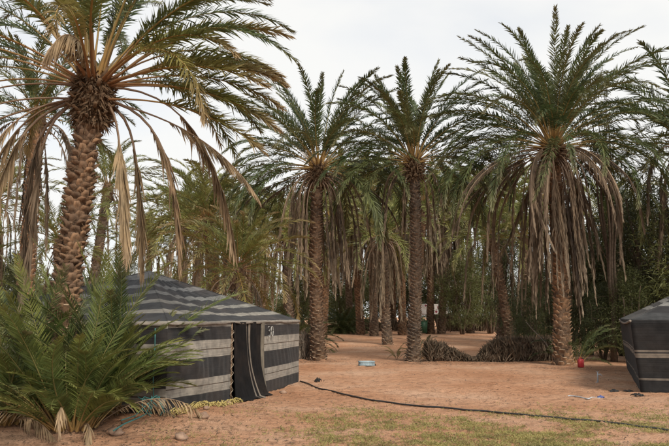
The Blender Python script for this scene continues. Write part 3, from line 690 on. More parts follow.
def sheet(name, c00, c10, c11, c01, mat, parent, nu=40, nv=24, sag=0.0, wr=0.012, nrml=(0, 0, 0), uvs=((0, 0), (1, 0), (1, 1), (0, 1)), seed=0, fold=0.0, thick=.012, back=0.0):
    """cloth panel between four corners, with wrinkles, real thickness"""
    u = np.linspace(0, 1, nu + 1); v_ = np.linspace(0, 1, nv + 1); U, V_ = np.meshgrid(u, v_)
    c = [np.array(p, float) for p in (c00, c10, c11, c01)]
    P = c[0][None, None] * ((1 - U) * (1 - V_))[..., None] + c[1] * (U * (1 - V_))[..., None] + c[2] * (U * V_)[..., None] + c[3] * ((1 - U) * V_)[..., None]
    n_ = np.cross(c[1] - c[0], c[3] - c[0]) if np.linalg.norm(c[3] - c[0]) > 1e-4 else np.cross(c[1] - c[0], c[2] - c[0]); n_ = n_ / (np.linalg.norm(n_) + 1e-9)
    S = seed
    lu = np.linalg.norm(c[1] - c[0])
    wv = wr * (np.sin(U * lu * 5.1 + S + 2 * V_) + .7 * np.sin(V_ * 9 + U * lu * 1.7 + S * 2) + .6 * np.sin(U * lu * 11 + 3 * V_ + S) * V_)
    pin = 1 - .0 * U
    env = np.sin(np.pi * U) * np.sin(np.pi * V_)
    wv = wv * (1 + .8 * np.sin(U * 3 + S)) + wr * .5 * np.sin(U * lu * 23 + 9 * V_ + 2 * np.sin(V_ * 5 + S)) * (1 - V_ * .5)
    disp = wv * (0.25 + .75 * env) + back * env + fold * np.sin(U * 26 + S) * (1 - V_) * .5
    P = P + n_ * disp[..., None]
    P[..., 2] -= sag * env
    ab = np.array([[a + (b_ - a) * 1.0 for a, b_ in zip(p, p)] for p in uvs])
    UV = ab[0] * ((1 - U) * (1 - V_))[..., None] + ab[1] * (U * (1 - V_))[..., None] + ab[2] * (U * V_)[..., None] + ab[3] * ((1 - U) * V_)[..., None]
    nn = (nu + 1) * (nv + 1); i = (np.arange(nv)[:, None] * (nu + 1) + np.arange(nu)[None])
    Q = np.stack([i, i + 1, i + nu + 2, i + nu + 1], -1).reshape(-1, 4)
    A = P.reshape(-1, 3); Bk = A - n_ * thick
    Q2 = Q[:, ::-1] + nn
    # rim
    e = []
    W = nu + 1
    for a in range(nu): e.append((a + 1, a, a + nn, a + 1 + nn)); k0 = nv * W; e.append((k0 + a, k0 + a + 1, k0 + a + 1 + nn, k0 + a + nn))
    for a in range(nv): e.append((a * W, (a + 1) * W, (a + 1) * W + nn, a * W + nn)); e.append(((a + 1) * W + nu, a * W + nu, a * W + nu + nn, (a + 1) * W + nu + nn))
    uvA = UV.reshape(-1, 2)
    me = npmesh(name, np.vstack([A, Bk]), np.vstack([Q, Q2, e]), None, [mat], uv=np.vstack([uvA, uvA]), smooth=True)
    return ob(name, me, parent), P

def L2(a, b, s): return np.array(a) * (1 - s) + np.array(b) * s
def Z3(p, z): return np.array([p[0], p[1], z])

# striped tent
A_ = ground(165, 414.5); B_ = ground(298.5, 382)
A2, B2 = np.array([A_.x, A_.y]), np.array([B_.x, B_.y]); dv = (B2 - A2); LN = np.linalg.norm(dv); dv /= LN
pv = np.array([-dv[1], dv[0]])                      # to the left and away
DEP = 4.6; EZ = 1.60; C2 = B2 + pv * DEP; D2 = A2 + pv * DEP
tent = empty('goat_hair_tent', (0, 0, 0), 'black and taupe striped tent marked 30, with a hanging door curtain, left of centre', 'tent', 'bedouin tents')
loc0 = Vector((A2[0], A2[1], 0)); tent.location = loc0
def rel(p): p = np.array(p, float); return p - np.array([loc0.x, loc0.y, 0])
apex = np.array([*(at(149, 271, 0 + (A2 + dv * LN / 2 + pv * DEP / 2)[1]))])
mid = (A2 + dv * LN / 2 + pv * DEP / 2); apex[0] = apex[0] * .6 + mid[0] * .4; apex = at(149, 271, mid[1]); apex = np.array(apex)
def wl(px):      # parameter along the front wall seen at pixel column px
    k_ = (px - CX) / F * math.cos(PITCH)
    return float((k_ * A2[1] - A2[0]) / (dv[0] - k_ * dv[1]) / LN)
s1, s2 = wl(232), wl(263)
def gp(s, z=None, out_=0.0):
    p = A2 + dv * LN * s - pv * out_
    return rel([p[0], p[1], float(gz(p[0], p[1])) - .03 if z is None else z])
sheet('wall_panel', gp(0), gp(s1), gp(s1, EZ), gp(0, EZ), M['wall'], tent, 90, 40, wr=.02, seed=1, back=.05)
sheet('wall_panel', gp(s2), gp(1), gp(1, EZ), gp(s2, EZ), M['wall'], tent, 70, 40, wr=.018, seed=4, back=.04, uvs=((s2, 0), (1, 0), (1, 1), (s2, 1)))
for (p_, q_, sd) in ((D2, A2, 2), (B2, C2, 3), (C2, D2, 5)):
    sheet('wall_panel', rel(Z3(p_, -.03)), rel(Z3(q_, -.03)), rel(Z3(q_, EZ)), rel(Z3(p_, EZ)), M['wall'], tent, 36, 12, wr=.012, seed=sd)
# roof: four sloping cloths meeting at the peak
ov = .03
def oc(p):
    c = (A2 + C2) / 2; v_ = np.array(p) - c; return c + v_ * (1 + ov / np.linalg.norm(v_))
cor = [rel(Z3(oc(p), EZ + .01)) for p in (A2, B2, C2, D2)]; ap = rel(apex)
for i in range(4):
    p, q_ = cor[i], cor[(i + 1) % 4]; e_ = (q_ - p); e_ /= np.linalg.norm(e_)
    sheet('roof_panel', p, q_, ap + e_ * .04, ap - e_ * .04, M['roof'], tent, 80, 50, sag=.10, wr=.011, seed=i + 1)
# eave strip, slack along the top of the wall
for i in range(4):
    p, q_ = cor[i], cor[(i + 1) % 4]; n_ = np.cross(q_ - p, [0, 0, 1]); n_ = n_ / np.linalg.norm(n_)
    mb = MB(); u = np.linspace(0, 1, 60); low_ = .03 + .025 * np.abs(np.sin(u * 9)) + .01 * np.sin(u * 47)
    top_ = np.array([L2(p, q_, a) for a in u]) + n_ * .012; bot = top_ + n_ * (.015 + .01 * np.sin(u * 30))[:, None] - np.array([0, 0, 1]) * low_[:, None]
    V = np.vstack([top_, bot, top_ - n_ * .012, bot - n_ * .012]); k_ = 60; a = np.arange(59)
    Q = np.vstack([np.stack([a + k_, a + k_ + 1, a + 1, a], 1), np.stack([a + 2 * k_, a + 1 + 2 * k_, a + 1 + 3 * k_, a + 3 * k_], 1), np.stack([a + 3 * k_, a + 1 + 3 * k_, a + 1 + k_, a + k_], 1), np.stack([a, a + 1, a + 1 + 2 * k_, a + 2 * k_], 1)])
    mb.add(V, Q, (), 0); mb.build('eave_strip', [plain('eave_cloth', [(.13, .115, .1), (.24, .21, .18)], 6, .9, .4) if i == 0 else bpy.data.materials['eave_cloth']], tent, smooth=True)
# door curtain: hangs from the eave, bellies out and trails on the sand
nu, nv = 70, 50; u = np.linspace(0, 1, nu + 1); v_ = np.linspace(0, 1, nv + 1); U, V_ = np.meshgrid(u, v_)
sU = s1 + .004 + (s2 - s1 - .008) * U
flare = (1 - V_) ** 3
PX = A2[0] + dv[0] * LN * sU; PY = A2[1] + dv[1] * LN * sU
outv = .03 + .15 * flare * np.sin(np.pi * np.clip(U, 0, 1)) ** .7 + .10 * flare + .022 * np.sin(U * 40) * (1 - V_ * .6) + .02 * np.sin(U * 17 + 3 * V_)
lat = .03 * (U - .6) * flare * 3
PX = PX - pv[0] * outv + dv[0] * lat; PY = PY - pv[1] * outv + dv[1] * lat
PZ = gz(PX, PY) + .015 + (EZ - .02 - gz(PX, PY)) * V_ + .012 * np.sin(U * 23) * flare
PX = PX - pv[0] * .10 * (V_ < .02) ; PY = PY - pv[1] * .10 * (V_ < .02)
P = np.stack([PX - loc0.x, PY - loc0.y, PZ], -1).reshape(-1, 3)
i = (np.arange(nv)[:, None] * (nu + 1) + np.arange(nu)[None]); Q = np.stack([i, i + 1, i + nu + 2, i + nu + 1], -1).reshape(-1, 4)
Bk = P + np.array([pv[0], pv[1], 0]) * .012; nnn = len(P)
UVc = np.stack([U, V_], -1).reshape(-1, 2)
ob('door_curtain', npmesh('door_curtain', np.vstack([P, Bk]), np.vstack([Q, Q[:, ::-1] + nnn]), None, [M['door']], uv=np.vstack([UVc, UVc]), smooth=True), tent)
# dark opening edge, lacing rope left of the curtain, poles
def lace(sx_, amp, name='lacing_rope'):
    mb = MB(); zz = np.linspace(.08, EZ - .1, 90)
    P = np.array([gp(sx_ + amp * math.sin(k_ * .62), z_, .035 + .012 * math.cos(k_ * .62)) for k_, z_ in enumerate(zz)])
    mb.tube(P, .006, 4, 0); return mb.build(name, [M['rope']], tent)
lace(s1 - .006, .009)
for s_, kx in ((s1, 0), (s2, 0)):
    mb = MB(); mb.tube([gp(s_, -.05, .0), gp(s_, EZ - .01, .0)], .022, 8, 0); mb.build('door_post', [M['pole']], tent, smooth=True)
mb = MB(); mb.tube([rel(Z3(A2 + dv * .1 + pv * .1, -.05)), rel(Z3(A2 + dv * .1 + pv * .1, EZ - .03))], .03, 8, 0); mb.build('corner_post', [M['pole']], tent, smooth=True)
mb = MB(); mb.tube([rel([*mid, 0]), ap - [0, 0, .03]], .045, 8, 0); mb.build('centre_pole', [M['pole']], tent, smooth=True)
# painted 30 on the right-hand wall cloth, brushed strokes
mb = MB()
s30 = wl(265.2); hgt = .24; w_ = .22
def stroke(pts):
    P = np.array([gp(s30 + (x * w_) / LN, 1.25 + z * hgt, .075) for x, z in pts]); mb.tube(P, .012, 5, 0, flat=.35)
stroke([(0, .9), (.3, 1.0), (.62, .9), (.66, .72), (.35, .56), (.6, .46), (.72, .25), (.5, .02), (.2, .0), (.0, .12)])
stroke([(1.35 + .33 * math.cos(a), .5 + .5 * math.sin(a)) for a in np.linspace(0, 2 * math.pi, 18)])
M['chalk'] = plain('white_paint', [(.22, .22, .21), (.45, .45, .43)], 40, .9, .2)
mb.build('painted_number', [M['chalk']], tent)
# seams of the wall cloth: stitched darker ridges (geometry)
for ss in (.30,):
    break
    mb = MB(); mb.tube([gp(ss * s1 / .5 * .5 + .0, .02, .03), gp(ss * s1, EZ - .05, .03)], .005, 4, 0); mb.build('seam', [M['rope']], tent)

# the dark tent at the right edge
F_ = ground(641, 392.5); Gk = ground(625.5, 366)
F2 = np.array([F_.x, F_.y]); G2_ = np.array([Gk.x, Gk.y]); sv = (G2_ - F2); SL = np.linalg.norm(sv); sv /= SL; SL = min(SL, 8.0)
fv = np.array([sv[1], -sv[0]]); FL_ = 6.0
EZ2 = 1.62
tent2 = empty('goat_hair_tent', (F2[0], F2[1], 0), 'nearly black tent with thin pale stripes cut off by the right edge', 'tent', 'bedouin tents')
def rl2(p): p = np.array(p, float); return p - np.array([F2[0], F2[1], 0])
H2, G22 = F2 + fv * FL_, F2 + sv * SL; I2 = H2 + sv * SL
cen = (F2 + I2) / 2
def topo(p): v_ = np.array(p) - cen; return cen + v_ * (1 + .26 / np.linalg.norm(v_))
c2 = [F2, H2, I2, G22]
for i in range(4):
    p, q_ = c2[i], c2[(i + 1) % 4]
    sheet('wall_panel', rl2(Z3(p, -.02)), rl2(Z3(q_, -.02)), rl2(Z3(topo(q_), EZ2)), rl2(Z3(topo(p), EZ2)), M['wall2'], tent2, 60, 26, wr=.014, seed=i + 7, back=-.05 if i in (0, 3) else 0)
ap2 = rl2([cen[0], cen[1], 3.2])
for i in range(4):
    p, q_ = rl2(Z3(topo(c2[i]), EZ2 + .005)), rl2(Z3(topo(c2[(i + 1) % 4]), EZ2 + .005)); e_ = (q_ - p) / np.linalg.norm(q_ - p)
    sheet('roof_panel', p, q_, ap2 + e_ * .04, ap2 - e_ * .04, M['roof2'], tent2, 50, 34, sag=.10, wr=.015, seed=i + 11)
mb = MB(); cpt = rl2(Z3(topo(G22), EZ2))
mb.tube([rl2([*cen, 0]), ap2 - [0, 0, .03]], .045, 8, 0); mb.build('centre_pole', [M['pole']], tent2, smooth=True)
mb = MB(); iF = F2 + (cen - F2) * .08; mb.tube([rl2(Z3(iF, EZ2 - .05)), rl2(Z3(iF, 0))], .025, 8, 0); mb.build('corner_post', [M['pole']], tent2, smooth=True)
mb = MB(); a = rl2(Z3(topo(F2), EZ2 - .01)); b_ = rl2(Z3(topo(G22), EZ2 - .01)); mb.tube([L2(a, b_, s) - np.array([0, 0, .08 * math.sin(math.pi * s)]) for s in np.linspace(0, 1, 20)], .03, 6, 0)
mb.build('eave_roll', [bpy.data.materials['eave_cloth']], tent2, smooth=True)

# ------------------------------------------------------------------ fences of dried palm leaves
M['brush'] = plain('dry_leaf_fence', [(.05, .037, .027), (.12, .09, .062), (.22, .17, .125)], 3, .95, .2)
M['reed'] = plain('grey_reed', [(.10, .085, .07), (.24, .20, .165)], 7, .95, .2)
def brush(name, label, p0, p1, hfun, n, mat, thick=.3, lean=.35, bl=(.5, 1.0), bw=.04, posts=5, seed=1, group='fences of dried palm leaves', droop=.2):
    g = np.random.default_rng(seed)
    p0, p1 = np.array([*p0]), np.array([*p1]); root = empty(name, p0, label, 'fence', group)
    d_ = p1 - p0; ln = np.linalg.norm(d_); d_ = d_ / ln; nn_ = np.array([-d_[1], d_[0], 0])
    s = g.random(n); hh = np.array([hfun(a) for a in s])
    fr = g.random(n)
    B = d_[None] * (s * ln)[:, None] + nn_ * g.normal(0, thick / 3, n)[:, None]; B[:, 2] += -.05 + fr * hh * .65
    D = nrm(np.stack([g.normal(0, lean, n), g.normal(0, lean, n), np.ones(n)], 1))
    l = g.uniform(*bl, n) * np.clip(hh * .62, .15, 1.2)
    l = np.minimum(l, (hh * 1.02 - fr * hh * .65) * g.uniform(.8, 1.15, n))
    V, q, t = blades(B, D, l, bw * g.uniform(.6, 1.4, n), droop * g.random(n))
    mb = MB(); mb.add(V, q, t, 0); o = mb.build('dried_leaves', [M[mat]], root); o['kind'] = 'stuff'
    for k_ in range(posts):
        a = (k_ + .5) / posts; p = d_ * a * ln; h_ = hfun(a) * .95
        m2 = MB(); m2.tube([p + [0, 0, -.1], p + [.03, .02, h_ * .5], p + [g.normal(0, .04), 0, h_]], [.03, .027, .02], 6, 0); m2.build('post', [M['pole']], root)
    m2 = MB(); m2.tube([d_ * a * ln + nn_ * -.12 + np.array([0, 0, hfun(a) * .55]) for a in np.linspace(0.02, .98, 24)], .014, 4, 0); m2.build('rail', [M['rachis_d']], root)
    return root
bL, bR = ground(427, 361.5), ground(486, 361.5)
brush('leaf_fence', 'collapsed dark fence of dried palm leaves sinking to the right of the slender trunk', bL, bR,
      lambda s: (.98 - .72 * float(sst(0.05, .85, s)) + .10 * math.sin(s * 31) * (1 - s)) + .28 * math.exp(-((s - .93) / .03) ** 2), 5200, 'brush', .5, .55, seed=2, posts=4, droop=.5)
bL, bR = ground(480, 361.5), ground(556, 361)
brush('leaf_fence', 'upright brown fence of dried palm leaves with rounded top, ending at the broad trunk', bL, bR,
      lambda s: .25 + .82 * math.sqrt(max(0, min(1, s / .25))) if s < .25 else 1.07 + .03 * math.sin(s * 40), 7500, 'brush', .36, .42, seed=3, posts=6)
bL, bR = ground(440, 331), ground(545, 332)
brush('leaf_fence', 'distant dark brush fence along the back of the clearing', bL, bR, lambda s: 1.5 + .2 * math.sin(s * 20), 3200, 'brush', .3, .12, bw=.09, seed=4, posts=8)
bL, bR = ground(345, 331.5), ground(420, 331.5)
brush('leaf_fence', 'low distant brush fence behind the middle trunks', bL, bR, lambda s: 1.1 + .15 * math.sin(s * 22), 2000, 'brush', .3, .12, bw=.09, seed=6, posts=6)
b1 = ground(322, 360) + Vector((-.5, .7, 0)); b0 = ground(292, 361) + Vector((-.6, .5, 0))
brush('reed_fence', 'grey reed fence between the tent corner and the thick-skirted palm', b0, b1, lambda s: 1.22 + .05 * math.sin(s * 25), 1500, 'reed', .16, .25, bw=.035, seed=5, posts=3)
# a leaning pale branch over the right fence
mb = MB(); p = ground(526, 345); P = [np.array(at(526, 322, 28)), np.array(at(534, 331, 27.6)), np.array(at(545, 342, 27.2)), np.array(at(551, 352, 27.0))]
P0 = P[0]; mb.tube([q - P0 for q in P], [.012, .018, .022, .02], 6, 0)
mb.tube([P[1] - P0, P[1] - P0 + np.array([-.2, 0, .25])], [.012, .006], 5, 0)
o = mb.build('dead_branch', [M['reed']], None, P0); tag(o, 'thin bare branch leaning on the upright leaf fence', 'branch')

# ------------------------------------------------------------------ hose, ropes and things on the ground
M['hose'] = plain('black_hose', [(.015, .015, .016), (.035, .034, .033)], 20, .55, .1, spec=.4)
pts = [(300, 382), (322, 390), (350, 397.5), (380, 402.5), (410, 406.5), (440, 409.5), (475, 412.5), (510, 415.5), (545, 418.5), (580, 422), (615, 425.5), (650, 430), (690, 435), (740, 442)]
gpz = [ground(*p) for p in pts]
X = np.array([p.x for p in gpz]); Yv = np.array([p.y for p in gpz]); kx = np.linspace(0, len(X) - 1, 260)
def catm(A, k_):
    i_ = np.clip(k_.astype(int), 0, len(A) - 2); f = k_ - i_
    Ap = np.concatenate([[2 * A[0] - A[1]], A, [2 * A[-1] - A[-2]]]); a, b_, c_, d_ = Ap[i_], Ap[i_ + 1], Ap[i_ + 2], Ap[i_ + 3]
    return .5 * (2 * b_ + (c_ - a) * f + (2 * a - 5 * b_ + 4 * c_ - d_) * f ** 2 + (-a + 3 * b_ - 3 * c_ + d_) * f ** 3)
hx, hy = catm(X, kx), catm(Yv, kx); hx = hx + .02 * np.sin(kx * 6.3); hy = hy + .03 * np.sin(kx * 4.1)
hz = gz(hx, hy) + .022
o0 = np.array([hx[0], hy[0], hz[0]]); mb = MB(); mb.tube(np.stack([hx, hy, hz], 1) - o0, .017, 8, 0)
tag(mb.build('hose', [M['hose']], None, o0, smooth=True), 'long black hose snaking over the sand from the tent corner to the right', 'hose')

# turquoise cord on the tent corner
M['teal'] = plain('turquoise_cord', [(.03, .12, .12), (.07, .22, .21)], 30, .6, .2)
tp = at(155, 330, A2[1] + .0); bp = ground(157, 418)
ac = np.array([A2[0] - .17, A2[1] - .12, 0.0])
mb = MB(); g = random.Random(3)
zb = float(gz(ac[0], ac[1]))
mb.tube([[0, 0, 1.52], [.01, -.02, 1.1], [0, -.03, .7], [.02, -.04, .42]], .009, 6, 0)
for k_ in range(7):
    P = [np.array([.02, -.04, .42])]
    for j in range(9): P.append(P[-1] + np.array([g.uniform(-.06, .06), g.uniform(-.05, .04), g.uniform(-.1, .05)]))
    for p in P: p[2] = max(p[2], zb + .02)
    mb.tube(P, .008, 5, 0)
mb.tube([[.0, -.05, .4], [-.06, -.2, .2], [-.1, -.4, zb + .03], [-.2, -.9, zb + .0], [-.22, -1.3, zb - .03]], .011, 5, 0)
mb.tube([[.0, -.05, .4], [-.16, -.1, .25], [-.22, -.2, zb + .03], [-.35, -.5, zb + .0]], .01, 5, 0)
tag(mb.build('cord', [M['teal']], None, ac), 'turquoise cord tied down the tent corner with a tangled end', 'cord')

# yellow crumpled strip along the foot of the wall
M['yellow'] = plain('yellow_straw', [(.30, .23, .08), (.47, .39, .15)], 18, .8, .5)
g = np.random.default_rng(12); a = np.linspace(.0, s1 * .98, 90)
mb = MB(); org = np.array([A2[0], A2[1], 0])
for k_ in range(330):
    s_ = g.uniform(-.01, s1 * .99); o_ = g.normal(.17, .06); p = A2 + dv * LN * s_ - pv * o_
    z = float(gz(*p)) + g.uniform(.0, .07); aa = g.normal(math.atan2(dv[1], dv[0]), .7); l = g.uniform(.05, .16)
    c = np.array([p[0], p[1], z]) - org; e = np.array([math.cos(aa), math.sin(aa), g.uniform(-.3, .3)]) * l
    mb.tube([c - e / 2, c + [0, 0, .02], c + e / 2], [.004, .014, .004], 4, 0, flat=.5)
tag(mb.build('straw', [M['yellow']], None, org), 'yellow straw strewn along the foot of the striped tent wall', kind='stuff')

# blue crate with slatted sides
M['blue'] = plain('faded_blue_plastic', [(.17, .24, .28), (.30, .38, .42)], 9, .5, .05)
M['black'] = plain('black_cloth', [(.012, .012, .012), (.03, .03, .03)], 12, .9, .4)
M['red'] = plain('red_plastic', [(.26, .02, .025), (.36, .035, .04)], 9, .4, .05)
def crate(loc, rz, label, size=(.52, .34, .19)):
    r_ = empty('crate', loc, label, 'crate', rz=rz); x_, y_, z_ = size
    mb = MB(); mb.box((0, 0, .012), (x_, y_, .015)); mb.build('base', [M['blue']], r_)
    for (cx_, cy_, sx_, sy_) in ((0, -y_ / 2, x_, .014), (0, y_ / 2, x_, .014), (-x_ / 2, 0, .014, y_ - .02), (x_ / 2, 0, .014, y_ - .02)):
        mb = MB()
        mb.box((cx_, cy_, .035), (sx_, sy_, .05)); mb.box((cx_, cy_, z_ - .025), (sx_ + .01, sy_ + .012, .045)); mb.box((cx_, cy_, z_ * .52), (sx_, sy_ * .8, .022))
        m_ = 7 if sx_ > sy_ else 5
        for k_ in range(m_):
            f = (k_ + .5) / m_ - .5
            mb.box((cx_ + (f * sx_ if sx_ > sy_ else 0), cy_ + (f * sy_ if sy_ > sx_ else 0), z_ / 2), (.02 if sx_ > sy_ else .010, .010 if sx_ > sy_ else .02, z_ - .06))
        mb.build('side_panel', [M['blue']], r_)
    return r_
c0 = ground(366.5, 366); crate(c0, .15, 'faded blue plastic crate lying on the sand in the clearing', (.52, .34, .17))
def rag(loc, label, mat, size=.12, h=.08, seed=1, name='rag', cat='rag', group=None):
    g = np.random.default_rng(seed); nu = 22; a = np.linspace(-1, 1, nu); U, V_ = np.meshgrid(a, a)
    r_ = np.sqrt(U ** 2 + V_ ** 2)
    Zr = h * .55 * np.clip(1 - r_ ** 2, 0, 1) ** .7 * (.6 + .6 * np.sin(U * 6 + seed) * np.cos(V_ * 5 - seed)) + .012 + h * .25 * np.abs(np.sin(U * 9 + V_ * 4 + seed)) * (r_ < .95)
    P = np.stack([U * size * (1 + .2 * np.sin(V_ * 4 + seed)), V_ * size * .8 * (1 + .25 * np.cos(U * 5)), Zr], -1).reshape(-1, 3)
    i = (np.arange(nu - 1)[:, None] * nu + np.arange(nu - 1)[None]).ravel(); U_, V2 = U.ravel(), V_.ravel()
    i = i[(U_[i] ** 2 + V2[i] ** 2) < .92 + .12 * np.sin(5 * np.arctan2(V2[i], U_[i]) + seed)]
    Q = np.stack([i, i + 1, i + nu + 1, i + nu], 1)
    Pb = P - [0, 0, .006]; Q2 = Q[:, ::-1] + len(P)
    o = ob(name, npmesh(name, np.vstack([P, Pb]), np.vstack([Q, Q2]), None, [mat], smooth=True), None, loc, (0, 0, seed)); return tag(o, label, cat, group)
rag(ground(373.6, 366.3), 'black rag at the right end of the blue crate', M['black'], .1, .12, 2)
o = rag(ground(318, 382.5), 'small black scrap standing up on the sand right of the striped tent', M['black'], .09, .15, 3, 'scrap', 'scrap')
GR = 'dark scraps lying before the dark tent'
rag(ground(614, 392), 'dark green-black scrap, leftmost before the dark tent', M['black'], .13, .07, 4, 'scrap', 'scrap', GR)
rag(ground(628, 392), 'flat dark scrap in the middle before the dark tent', M['black'], .14, .04, 5, 'scrap', 'scrap', GR)
rag(ground(637.5, 396.5), 'dark scrap nearest the corner of the dark tent', M['black'], .13, .08, 6, 'scrap', 'scrap', GR)
M['bluerag'] = plain('blue_cloth', [(.05, .07, .2), (.1, .13, .3)], 12, .8, .3)
rag(ground(601, 399), 'small blue rag at the end of the pale cord', M['bluerag'], .09, .07, 7)
M['greyblue'] = plain('pale_plastic', [(.3, .34, .38), (.45, .48, .5)], 12, .5, .2)
# pale cord
pts = [ground(568, 397), ground(578, 397.5), ground(586, 399.5), ground(594, 399), ground(601, 399.5)]
P = np.array([[p.x, p.y, p.z + .015] for p in pts]); k_ = np.linspace(0, 4, 40); P = np.stack([catm(P[:, j], k_) for j in range(3)], 1); P[:, 1] += .05 * np.sin(k_ * 5)
mb = MB(); mb.tube(P - P[0], .014, 5, 0); tag(mb.build('cord', [M['greyblue']], None, P[0]), 'pale blue cord lying on the sand before the dark tent', 'cord')
# pale plastic standpipe with tap
p = ground(598, 383); r_ = empty('standpipe', p, 'small grey standpipe with tap on the sand right of the broad palm', 'tap')
mb = MB(); mb.tube([(0, 0, -.05), (0, 0, .17), (.004, 0, .26)], [.018, .018, .016], 8, 0); mb.tube([(0, 0, .02), (-.06, 0, .0)], .012, 6, 0); mb.build('pipe', [M['greyblue']], r_, smooth=True)
mb = MB(); mb.tube([(0, 0, .2), (.06, -.02, .215), (.10, -.03, .18), (.10, -.03, .15)], .013, 6, 0); mb.build('spout', [M['greyblue']], r_, smooth=True)
mb = MB(); mb.tube([(-.04, 0, .275), (.04, 0, .275)], .008, 6, 0); mb.build('handle', [M['greyblue']], r_, smooth=True)

# red jerry can
p = ground(581, 368); r_ = empty('jerry_can', p, 'red plastic jerry can at the foot of the broad right palm', 'jerry can', rz=.35)
def rbox(mb, c, size, b=.03, m=0):
    x, y, z = np.array(size) / 2; cx_, cy_, cz_ = c
    ring = [(-x + b, -y), (x - b, -y), (x, -y + b), (x, y - b), (x - b, y), (-x + b, y), (-x, y - b), (-x, -y + b)]
    lv = [(-z, .82), (-z + b, 1), (z - b, 1), (z, .8)]
    V = [(cx_ + a * s, cy_ + b_ * s, cz_ + h) for h, s in lv for a, b_ in ring] + [(cx_, cy_, cz_ - z), (cx_, cy_, cz_ + z)]
    Q = [(i_ * 8 + j, i_ * 8 + (j + 1) % 8, i_ * 8 + 8 + (j + 1) % 8, i_ * 8 + 8 + j) for i_ in range(3) for j in range(8)]
    T = [(32, (j + 1) % 8, j) for j in range(8)] + [(33, 24 + j, 24 + (j + 1) % 8) for j in range(8)]
    mb.add(V, Q, T, m)
mb = MB(); rbox(mb, (0, 0, .15), (.21, .14, .28)); mb.build('body', [M['red']], r_, smooth=False)
mb = MB(); mb.tube([(-.07, 0, .28), (-.05, 0, .335), (.03, 0, .335), (.05, 0, .28)], .013, 6, 0); mb.build('handle', [M['red']], r_, smooth=True)
mb = MB(); mb.tube([(.08, 0, .28), (.085, 0, .325)], .022, 8, 0); mb.build('cap', [M['black']], r_, smooth=True)

# green bin and hanging white cloth far back
M['bin'] = plain('dark_green_plastic', [(.02, .06, .035), (.035, .09, .05)], 5, .5, .05)
p = ground(423.5, 334); r_ = empty('bin', p, 'dark green bin behind the slender palm, under the white cloth', 'bin')
mb = MB(); V = [(-.26, -.28, .08), (.26, -.28, .08), (.26, .28, .08), (-.26, .28, .08), (-.31, -.36, 1.05), (.31, -.36, 1.05), (.31, .36, 1.05), (-.31, .36, 1.05)]
mb.add(V, [(3, 2, 1, 0), (4, 5, 6, 7), (0, 1, 5, 4), (1, 2, 6, 5), (2, 3, 7, 6), (3, 0, 4, 7)]); mb.build('body', [M['bin']], r_)
mb = MB(); mb.box((0, -.01, 1.09), (.68, .8, .05)); mb.box((0, .40, 1.13), (.5, .05, .06)); mb.build('lid', [M['bin']], r_)
for s_ in (-1, 1):
    mb = MB(); mb.tube([(s_ * .25 - .03, .3, .1), (s_ * .25 + .03, .3, .1)], .1, 12, 0); mb.build('wheel', [M['black']], r_)
m, nt, b = new_mat('patterned_white_cloth'); M['cloth'] = m
v = nt.nodes.new('ShaderNodeTexVoronoi'); v.inputs['Scale'].default_value = 2.6; tcv = nt.nodes.new('ShaderNodeTexCoord'); nt.links.new(tcv.outputs['Object'], v.inputs['Vector'])
nt.links.new(ramp(nt, v.outputs['Distance'], [(.30, .06, .09), (.82, .79, .79)], [.22, .28], 'CONSTANT'), b.inputs['Base Color']); b.inputs['Roughness'].default_value = .9
line0, line1 = at(420, 304, 63), at(448, 305, 63)
r_ = empty('hanging_cloth', Vector((line0.x, line0.y, float(gz(line0.x, 63)))), 'white cloth with dark red pattern hung behind the far pair of trunks', 'cloth')
bz = float(gz(line0.x, 63)); wd = line1.x - line0.x; hz_ = line0.z - bz
for k_ in range(3):
    x0 = wd * (k_ / 3 + .01); x1 = wd * ((k_ + 1) / 3 - .02)
    sheet('cloth_panel', (x0, 0, hz_ - 1.0 + .08 * k_), (x1, 0, hz_ - .9), (x1, 0, hz_), (x0, 0, hz_), M['cloth'], r_, 16, 10, wr=.03, seed=k_)
for x_ in (-.15, wd + .15):
    mb = MB(); mb.tube([(x_, 0, -.1), (x_, 0, hz_ + .1)], .035, 6, 0); mb.build('pole', [M['pole']], r_)
mb = MB(); mb.tube([(-.15, 0, hz_), (wd + .15, 0, hz_)], .012, 5, 0); mb.build('line', [M['rope']], r_)

# stones
M['stone'] = plain('stone', [(.17, .11, .08), (.32, .22, .16)], 10, .9, .6)
def stone(px, py, s_, label, seed):
    g = np.random.default_rng(seed); p = ground(px, py)
    V = []; nl, nk = 6, 9
    for i_ in range(nl + 1):
        th = math.pi * i_ / nl
        for j in range(nk):
            a = 2 * math.pi * j / nk; v_ = np.array([math.sin(th) * math.cos(a), math.sin(th) * math.sin(a), math.cos(th)])
            f = 1 + .28 * mnoise.noise(Vector(v_ * 1.4) + Vector((seed * 3.1, 0, 0))) * 2
            V.append(v_ * f * [1.2, .9, .62] * s_)
    Q = [(i_ * nk + j, (i_ + 1) * nk + j, (i_ + 1) * nk + (j + 1) % nk, i_ * nk + (j + 1) % nk) for i_ in range(nl) for j in range(nk)]
    o = ob('stone', npmesh('stone', V, Q, None, [M['stone']]), None, p + Vector((0, 0, s_ * .3)), (0, 0, seed)); tag(o, label, 'stone', 'stones near the striped tent')
for (px, py, s_, lab) in ((116, 436, .10, 'grey stone right of the foot of the leafy foreground bush'), (203, 418.5, .10, 'flat stone in front of the yellow straw'),
                          (206, 410, .06, 'small stone touching the yellow straw'), (181, 440, .11, 'brown clod of earth near the bottom of the picture'),
                          (228, 404.5, .08, 'stone at the left foot of the door curtain'), (283, 394, .07, 'stone right of the door curtain'),
                          (292, 386, .05, 'small stone under the right tent corner')):
    stone(px, py, s_, lab, int(px))

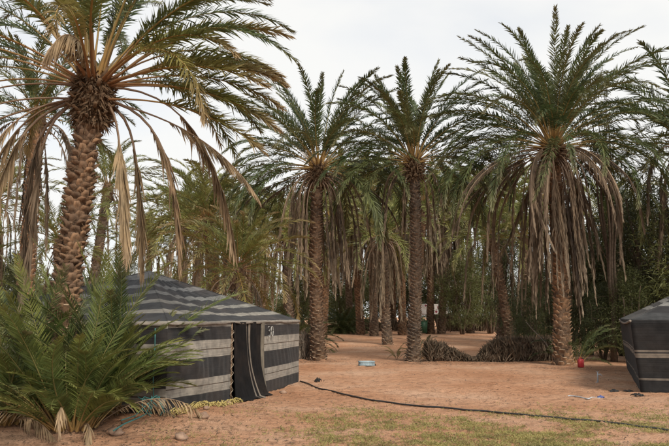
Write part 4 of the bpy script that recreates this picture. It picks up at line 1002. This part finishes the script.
# ------------------------------------------------------------------ grass, straw and litter on the sand
def vn(x, y, s_, o_=0.0):
    return np.array([mnoise.noise(Vector((a * s_ + o_, b_ * s_, o_))) for a, b_ in zip(x, y)])
M['grass'] = leaf_mat('grass_leaf', [(.22, .21, .08), (.29, .27, .11)], (.30, .25, .11), .6, .25, .7)
g = np.random.default_rng(21); n = 90000
px = g.uniform(150, 720, n); py = 452 - 56 * g.random(n) ** 1.3
d = 1224 / (py - HZ); x = (px - CX) / F * d
dens = .7 * sst(-.4, .5, vn(x, d, .9) + .5 * vn(x, d, 3.1, 5.)) * sst(398, 425, py) * (.08 + .92 * sst(270, 350, px)) * 1.0
keep = g.random(n) < dens; x, d = x[keep], d[keep]
n = len(x); per = 4; X_ = np.repeat(x, per) + g.normal(0, .02, n * per); Y_ = np.repeat(d, per) + g.normal(0, .02, n * per)
B = np.stack([X_, Y_, gz(X_, Y_) + .005], 1); D = nrm(np.stack([g.normal(0, .8, n * per), g.normal(0, .8, n * per), np.ones(n * per)], 1))
V, q, t = blades(B, D, g.uniform(.02, .06, n * per) * np.repeat(g.uniform(.5, 1.6, n), per), .008, .3); mb = MB(); mb.add(V, q, t, 0, np.repeat(g.random(n * per), 5))
tag(mb.build('grass', [M['grass']]), 'thin dry green grass growing in patches on the sand', kind='stuff')
M['litter'] = plain('dry_litter', [(.05, .035, .025), (.2, .14, .095)], 2, .9, .1)
n = 9000; px = g.uniform(100, 700, n); py = 336 + 112 * g.random(n) ** 1.2; d = 1224 / (py - HZ + 1); x = (px - CX) / F * d
for (qx, qd) in [(a.x, a.y) for a in (ground(319, 361), ground(413, 363), ground(563, 368), ground(74, 432), ground(387, 346), ground(500, 363))]:
    k_ = 600; x = np.concatenate([x, qx + g.normal(0, .9, k_)]); d = np.concatenate([d, qd + g.normal(-.3, .7, k_)])
n = len(x); aa = g.uniform(0, 6.28, n); B = np.stack([x, d, gz(x, d) + .012], 1); D = np.stack([np.cos(aa), np.sin(aa), g.uniform(-.02, .15, n)], 1)
V, q, t = blades(B, nrm(D), g.uniform(.04, .22, n) * np.clip(d / 22, .4, 1.2), .018, .02, face=np.tile([0, 0, 1.0], (n, 1))); mb = MB(); mb.add(V, q, t, 0)
tag(mb.build('litter', [M['litter']]), 'dry leaflets and twigs scattered over the sand', kind='stuff')
